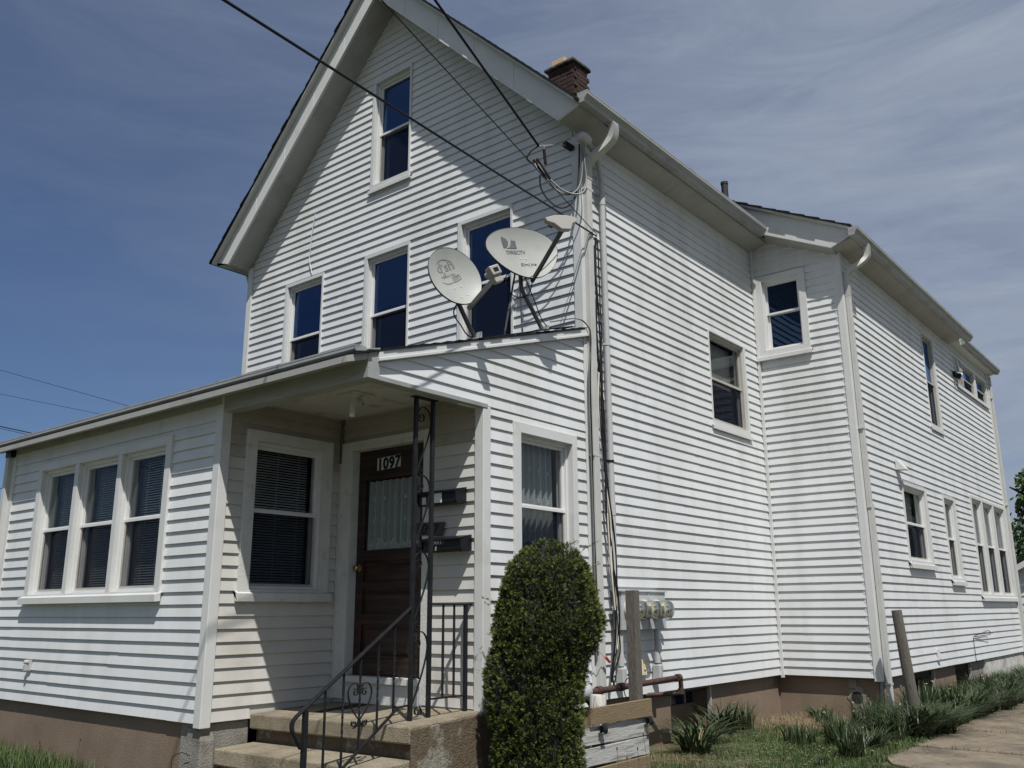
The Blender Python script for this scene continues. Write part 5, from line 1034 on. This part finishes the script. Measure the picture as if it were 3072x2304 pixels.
# ribbon-leaved clumps
def blade(mb, p, az, h, lean, wd, seg=4, mi=0, rr_=random):
    d = Vector((math.cos(az), math.sin(az), 0)); sd = Vector((-d.y, d.x, 0))*wd; b = len(mb.v)
    tw = rr_.uniform(-.6, .6)
    for i in range(seg+1):
        f_ = i/seg; k = lean*f_**1.9; z_ = h*(f_-.32*min(lean, 1.5)*f_**3.2/1.0); c = p+d*h*k+Vector((0, 0, z_)); w_ = (1-f_**2.2)
        s2 = (Matrix.Rotation(tw*f_, 3, 'Z') @ sd)*w_
        mb.v += [tuple(c-s2), tuple(c+s2)]
    for i in range(seg): mb.f.append((b+2*i, b+2*i+1, b+2*i+3, b+2*i+2)); mb.mi.append(mi)
def clump_mesh(nb, h, spread, lean, seed, wd=.0075, flowers=3, drybl=4):
    r = random.Random(seed); q = MB()
    for _ in range(nb):
        a = r.uniform(0, 2*PI); rad = spread*math.sqrt(r.random()); p = Vector((rad*math.cos(a), rad*math.sin(a), -.02))
        blade(q, p, a+r.gauss(0, .7), h*r.uniform(.55, 1.1), max(.03, r.gauss(lean, .25)), wd*r.uniform(.6, 1.15), 5, 0, r)
    for _ in range(drybl):
        a = r.uniform(0, 2*PI); blade(q, Vector((spread*.8*math.cos(a), spread*.8*math.sin(a), 0)), a, h*.7, 1.1, wd*.5, 5, 1, r)
    fl = []
    for _ in range(flowers):
        a = r.uniform(0, 2*PI); p = Vector((spread*.7*math.cos(a), spread*.7*math.sin(a), 0)); hh = h*r.uniform(.75, 1.0); t = p+Vector((.03*math.cos(a), .03*math.sin(a), hh)); q.tube([p, (p+t)/2, t], .0022, 4, 0)
        fl.append(t)
        for k in range(6):
            b = 2*PI*k/6; dd = Vector((math.cos(b), math.sin(b), r.uniform(-.8, .2)))*.017; s_ = Vector((-math.sin(b), math.cos(b), .3))*.007
            q.add([t, t+dd*.6+s_, t+dd, t+dd*.6-s_], [(0, 1, 2, 3)], 2)
    me = bpy.data.meshes.new('foliage'); me.from_pydata(q.v, [], q.f); [me.materials.append(m_) for m_ in (DAF, DRY, TAN)]; me.polygons.foreach_set('material_index', q.mi); me.update(); return me
tall = [clump_mesh(120, .36, .13, .28, 20+i, flowers=1) for i in range(3)]
lush = [clump_mesh(230, .36, .19, .95, 40+i, flowers=(1 if i == 0 else 0)) for i in range(3)]
low = [clump_mesh(60, .22, .09, .22, 60+i, flowers=0, drybl=1) for i in range(2)]
strap = [clump_mesh(95, .36, .09, .85, 80+i, wd=.011, flowers=0, drybl=6) for i in range(2)]
def clump(me, x, y, sc, rz, label, group=None, name='daffodil_clump'):
    e = empty(name, label, 'plant', (x, y, gz(x, y)), group); e.rotation_euler = (0, 0, rz); e.scale = (sc, sc, sc)
    o = bpy.data.objects.new('foliage', me); COL.objects.link(o); o.parent = e; o['kind'] = 'stuff'; return e
C_ = random.Random(5)
clump(strap[0], -4.30, 8.02, 1.25, .3, 'broad strap-leaved plant sprawling just right of the plank barrier', name='strap_leaf_plant')
clump(strap[1], -4.48, 8.55, 1.1, 1.4, 'strap-leaved plant under the meters, second from the barrier', name='strap_leaf_plant')
clump(strap[0], -4.60, 9.25, 1.25, 2.1, 'tallest dark leafy clump against the brown foundation right of the basement window', name='strap_leaf_plant')
clump(tall[0], -4.62, 9.75, .95, 4.1, 'dark leafy clump next to the brown foundation below the side window')
clump(low[0], -3.78, 9.05, 1.1, 0, 'small upright daffodil tuft standing alone in the lawn, left of two')
clump(low[1], -3.62, 8.95, 1.15, 1, 'small upright daffodil tuft standing alone in the lawn, right of two')
clump(low[0], -3.46, 9.5, 1.0, 2, 'low daffodil tuft between lawn and straw')
clump(strap[1], -4.25, 11.0, .8, .4, 'drooping grey green clump in the straw at the inner corner', name='strap_leaf_plant')
clump(low[1], -4.05, 10.6, 1.1, .4, 'thin young tuft in the straw before the inner corner')
clump(tall[1], -3.03, 8.55, .88, 1.2, 'nearest tall daffodil clump at the edge of the first driveway slab')
clump(low[0], -3.12, 8.05, .6, 1.2, 'tiny daffodil tuft in the lawn nearest the driveway corner')
clump(tall[0], -3.36, 9.15, 1.0, 3.2, 'upright daffodil clump left of the nearest tall one')
clump(tall[2], -3.05, 9.75, 1.05, 2.2, 'tall daffodil clump with withered flowers, second along the driveway edge')
clump(tall[1], -3.45, 10.2, 1.05, 5.2, 'daffodil clump with withered flowers below the foundation vent hole')
clump(tall[0], -3.55, 10.9, 1.1, 0.2, 'daffodil clump at the foot of the wing corner downspout')
for k_, (x_, y_, sc_) in enumerate(((-3.12, 9.2, .8), (-2.98, 10.15, .95), (-3.25, 10.6, 1.05), (-3.5, 9.75, .85), (-3.2, 11.0, 1.1), (-3.0, 10.75, 1.0))):
    clump(lush[k_ % 3], x_, y_, sc_, k_*1.3, ('bushy daffodil clump just behind the nearest tall one', 'bushy daffodil clump flopping over the second slab', 'bushy daffodil clump midway between slab and vent hole', 'bushy daffodil clump left of the row, at the lawn end', 'bushy daffodil clump at the leaning post', 'bushy daffodil clump flopping over the slab before the post')[k_])
y = 10.35
while y < 19.6:
    for x0 in ((-3.0, -3.32) if y > 11.3 else (-3.0,)):
        clump(C_.choice(lush if x0 > -3.2 else tall+lush), x0+C_.uniform(-.06, .10), y+C_.uniform(-.1, .1), C_.uniform(1.0, 1.35), C_.uniform(0, 6), 'dense daffodil clump in the long bed beside the rear wing foundation', 'daffodils in the bed along the wing')
    y += .42
# grass
def grass(name, n, fx, h0, h1, label, seed, m_=GRN, wd=.0035, lean=.5):
    r = random.Random(seed); q = MB()
    for _ in range(n):
        x, y, hs = fx(r); blade(q, Vector((x, y, max(gz(x, y)-.01, -1.30 if x > -2.9 and y > 8.4 else -9))), r.uniform(0, 2*PI), r.uniform(h0, h1)*hs, abs(r.gauss(0, lean)), wd, 2, 0, r)
    o = put(name, q, m_, None, recalc=False, kind='stuff', label=label, cat='grass'); return o
grass('grass', 42000, lambda r: (r.uniform(-4.5, -2.75), r.uniform(7.0, 10.2), 1) if r.random() < .75 else (r.uniform(-2.95, -2.0), r.uniform(6.5, 8.3), 1), .03, .075, 'short bright lawn between driveway and house', 1, wd=.0032)
grass('grass', 9000, lambda r: ((lambda x: (x, 4.24-abs(r.gauss(0, .45)), max(.35, 1.0-.22*max(0, x+9.0)**1.5)))(r.uniform(-12.0, -7.3))), .10, .30, 'tall weedy grass against the front foundation', 2, wd=.0045)
grass('grass', 2600, lambda r: (r.uniform(-4.2, -3.7), r.uniform(5.6, 7.3), 1), .05, .14, 'rough grass before the plank barrier', 3)
def joints(r):
    k = r.random(); c = r.random()
    if c < .3: return (-2.86+r.gauss(0, .03), 8.3+k*11, 1.3)
    if c < .6: return (-1.55+r.gauss(0, .03), 8.2+(k**2)*9, 1)
    return (-2.8+k**.8*1.9, r.choice(ys_[1:6])+r.gauss(0, .03), 1)
grass('grass', 2600, joints, .03, .075, 'weeds growing along the driveway joints', 4)
lr = random.Random(31); q = MB()
for _ in range(700):     # fallen bits of leaf and straw
    x, y = (lr.uniform(-2.8, -.6), lr.uniform(8.2, 15)) if lr.random() < .5 else (lr.uniform(-4.3, -2.9), lr.uniform(7.4, 9.5)); z = -1.258 if x > -2.8 else gz(x, y)+.03; a = lr.uniform(0, 6.28); l_ = lr.uniform(.008, .03); dx, dy = math.cos(a)*l_, math.sin(a)*l_
    q.add([(x-dx, y-dy, z), (x+dy*.3, y-dx*.3, z+.003), (x+dx, y+dy, z+.002), (x-dy*.3, y+dx*.3, z+.001)], [(0, 1, 2, 3)])
put('leaf_litter', q, DRY, None, recalc=False, kind='stuff', label='dry bits of leaf and straw scattered on slabs and lawn', cat='leaf litter')
grass('straw', 5000, lambda r: (r.gauss(-4.25, .28), r.gauss(10.6, .45), 1) if r.random() < .75 else (r.gauss(-4.25, .15), r.gauss(7.55, .18), .8), .04, .13, 'pile of dry straw at the inner corner and barrier', 5, DRY, .0022, 1.6)
R5 = random.Random(9)
for i, (x, y, h) in enumerate(((-4.08, 6.35, .30), (-4.02, 6.55, .27), (-4.05, 6.75, .35), (-4.0, 6.86, .33), (-3.98, 6.65, .22), (-4.02, 6.45, .22), (-9.75, 4.0, .33), (-8.75, 4.05, .30), (-8.62, 4.02, .28), (-8.25, 4.1, .34))):
    e = empty('plantain_stalk', ('leftmost seed-headed weed stalk before the planks', 'seed-headed stalk before the middle of the planks', 'tallest seed-headed stalk before the planks', 'rightmost seed-headed weed stalk before the planks', 'short seed-headed stalk before the planks, right of the middle', 'short seed-headed stalk before the planks beside the dandelion', 'leftmost seed-headed stalk in the grass by the front foundation', 'second seed-headed stalk from the left by the front foundation', 'third seed-headed stalk from the left by the front foundation', 'rightmost and tallest seed-headed stalk by the front foundation')[i], 'weed', (x, y, gz(x, y)), 'weed stalks before the planks' if i < 6 else 'weed stalks by the front foundation')
    q = MB(); t = Vector((x+R5.uniform(-.04, .04), y+R5.uniform(-.05, .05), gz(x, y)+h)); q.tube([(x, y, gz(x, y)), ((x+t.x)/2, (y+t.y)/2+.008, gz(x, y)+h*.55), t], .0018, 5); put('stem', q, GRN, e)
    q = MB(); q.lathe([(0, 0), (.005, .003), (.006, .012), (.003, .025), (0, .028)], t, (0, 0, 1), 7); put('seed_head', q, PIPE, e)
e = empty('dandelion', 'single yellow dandelion in front of the lowest plank', 'flower', (-4.0, 6.38, gz(-4, 6.38))); q = MB(); tz = -1.205; q.tube([(-4.0, 6.38, -1.38), (-4.0, 6.39, tz)], .003, 5); put('stem', q, GRN, e)
q = MB()
for k in range(26):
    a = k*2.4; r = .004+.018*(k/26)**.5; c = Vector((-4.0, 6.39, tz)); dd = Vector((math.cos(a)*r, math.sin(a)*r, .012-(k/26)*.008)); s_ = Vector((-math.sin(a), math.cos(a), 0))*.004; q.add([c, c+dd-s_, c+dd*1.15, c+dd+s_], [(0, 1, 2, 3)])
put('flower_head', q, YEL, e, recalc=False)
# ================================================================== BACKGROUND
def ray(px, py): return (rt*((px-1536)/2688.5)+up*(-(py-1152)/2688.5)+fw)
def leaf_crown(mb, c, rad, n, sz, seed):
    r = random.Random(seed); bl = [(Vector((r.gauss(0, .42), r.gauss(0, .42), r.gauss(0, .42))), r.uniform(.2, .42)) for _ in range(44)]
    for _ in range(n):
        b, br = r.choice(bl); v = Vector((r.gauss(0, 1), r.gauss(0, 1), r.gauss(0, 1))).normalized()*br*(r.random()**.35)
        p = Vector(c)+Vector(((b.x+v.x)*rad[0], (b.y+v.y)*rad[1], (b.z+v.z)*rad[2])); nrm = (v+Vector((r.gauss(0, .5), r.gauss(0, .5), r.gauss(0, .5)))).normalized(); a = nrm.orthogonal().normalized()*sz*r.uniform(.6, 1.3); bb = nrm.cross(a).normalized()*sz*.6
        mb.add([p-a, p-bb, p+a, p+bb], [(0, 1, 2, 3)])
def tree(x, y, h, rad, n, sz, seed, label):
    g0 = -1.4; e = empty('broadleaf_tree', label, 'tree', (x, y, g0)); q = MB(); q.tube(spline([(x, y, g0), (x+.1, y, g0+h*.3), (x-.1, y+.1, g0+h*.6), (x, y, g0+h*.85)], 5), [.3-.016*i for i in range(16)], 9)
    r = random.Random(seed)
    for k in range(8):
        a = k*2.3; z = g0+h*(.35+.06*k); q.tube([(x, y, z), (x+rad[0]*.6*math.cos(a), y+rad[1]*.6*math.sin(a), z+h*.15)], [.1, .03], 6)
    put('trunk', q, BARK, e, smooth=True); q = MB(); leaf_crown(q, (x, y, g0+h*.62), rad, n, sz, seed); put('crown', q, LEAF, e, recalc=False, kind='stuff')
tree(-4.9, 36.0, 6.0, (2.3, 2.3, 2.6), 22000, .085, 4, 'green leafy tree beyond the wing corner on the left')
tree(-3.4, 40.0, 6.9, (3.2, 3.0, 3.2), 20000, .10, 5, 'larger green leafy tree at the right edge behind the garage')
tree(5.5, 44.0, 9.0, (4, 4, 4.0), 6000, .15, 6, 'far tree to the right behind the garage')
# garage behind the house
gy = 27.0; g = empty('garage', 'small white sided garage with dark roof at the right edge', 'garage', (1.4, gy+2, -1.4))
pL = ray(3046, 1700); pL = pL*(gy/pL.y); gxl = pL.x; top = ray(3072, 1655); top = top*(gy/top.y)
zE = pL.z; GF = FR(gy); q = MB(); q.prism([(gxl, -1.5), (gxl+4.6, -1.5), (gxl+4.6, zE), (gxl+2.3, zE+1.25), (gxl, zE)], gy+.02, gy+6, lambda a, b, c: (a, c, b)); gw = put('wall', q, V, g)
z = -1.3
while z < zE+.9:
    zz = max(0, z+.2-zE)*1.85; q = MB(); q.prism([(.0, z), (.03, z), (.006, z+.2), (0, z+.2)], gxl+.02+zz, gxl+4.58-zz, lambda a, b, c: (c, gy+.02-a, b)); put('siding_board', q, V, gw); z += .2
q = MB()
for s_ in (-1, 1):
    xm = gxl+2.3; xe = xm+s_*2.55; ze = zE-.14; zc = zE+1.25
    q.hexa([(xm, gy-.25, zc), (xe, gy-.25, ze), (xe, gy+6.2, ze), (xm, gy+6.2, zc), (xm, gy-.25, zc+.1), (xe, gy-.25, ze+.1), (xe, gy+6.2, ze+.1), (xm, gy+6.2, zc+.1)])
put('roof', q, SHG, g)
q = MB(); xm = gxl+2.3
for s_ in (-1, 1):
    xe = xm+s_*2.56; q.hexa([(xm, gy-.28, zE+1.10), (xe, gy-.28, zE-.30), (xe, gy-.25, zE-.30), (xm, gy-.25, zE+1.10), (xm, gy-.28, zE+1.24), (xe, gy-.28, zE-.15), (xe, gy-.25, zE-.15), (xm, gy-.25, zE+1.24)])
put('fascia_board', q, TR, g)
q = MB(); q.box(gxl+.28, gxl+.40, gy-.05, gy+.01, -1.4, zE-1.0); q.box(gxl+.40, gxl+4.2, gy-.05, gy+.01, zE-1.1, zE-.98); put('door_frame', q, TR, g)
q = MB(); q.box(gxl+.42, gxl+4.2, gy+.0, gy+.012, -1.4, zE-1.12); put('garage_door', q, BLD, g)
# strip of the neighbours seen left of the porch
d_ = ray(10, 1610); d_ = d_*(26/d_.y); e = empty('brick_building', 'far red brick building with white shopfront at the left edge', 'building', (d_.x-3, 28, -1.4))
q = MB(); q.box(d_.x-7, d_.x+.0, 26, 31, -1.5, d_.z); bw = put('wall', q, RBK, e)
q = MB(); q.box(d_.x-6.5, d_.x-.0, 25.9, 25.98, -1.4, d_.z-1.0); put('shopfront', q, TR, e); q = MB(); q.box(d_.x-.6, d_.x+.06, 25.8, 25.88, -1.4, d_.z-1.6); put('panel', q, BLU, e)
# distant wires to the left, and the pole across the street they and the house lines come from
def far_line(pa, pb, ya, yb, r, lab):
    A = ray(*pa); A = A*(ya/A.y); B_ = ray(*pb); B_ = B_*(yb/B_.y); d = B_-A; A2 = A-d.normalized()*70; B2 = B_+d.normalized()*9; q = MB()
    P_ = [A2+(B2-A2)*(i/20) for i in range(21)]; q.tube(P_, r, 5); put('overhead_line', q, RUB, None, smooth=True, label=lab, cat='wire', base=A)
far_line((0, 1110), (400, 1222), 13, 16, .009, 'uppermost thin line in the sky left of the porch roof')
far_line((0, 1182), (320, 1246), 13.5, 16, .008, 'second thin line in the sky left of the porch roof')
far_line((0, 1279), (112, 1303), 13, 14, .020, 'thick twisted cable meeting the porch roof at the left')
far_line((0, 1285), (92, 1306), 13.2, 14, .010, 'thinner cable just under the thick twisted one')
far_line((0, 1465), (31, 1470), 15, 15.6, .014, 'double dark line left of the porch corner')
far_line((0, 1547), (20, 1549), 22, 22.4, .012, 'faint line low at the left edge')
far_line((0, 1596), (14, 1597), 26, 26.3, .012, 'faintest line just above the brick building')
P0 = (e1_+e2_+e3_)/3; up_ = empty('utility_pole', 'brown timber utility pole across the street holding the house wires', 'utility pole', (P0.x, P0.y, -1.6))
q = MB(); q.lathe([(0, 0), (.15, 0), (.11, 8.5), (0, 8.5)], (P0.x, P0.y-.2, -1.6), (0, 0, 1), 12); put('pole', q, WDG, up_, smooth=True)
q = MB(); q.box(P0.x-1.4, P0.x+1.4, P0.y-.12, P0.y+.0, max(e1_.z, e3_.z)-.1, max(e1_.z, e3_.z)+.02); put('crossarm', q, WDG, up_)
print('wire ends', e1_, e2_, e3_)
# ------------------------------------------------------------------ lift everything so that the street lies at height zero
for o in COL.objects:
    if o.parent is None and o not in (camo, so): o.location.z += ZO
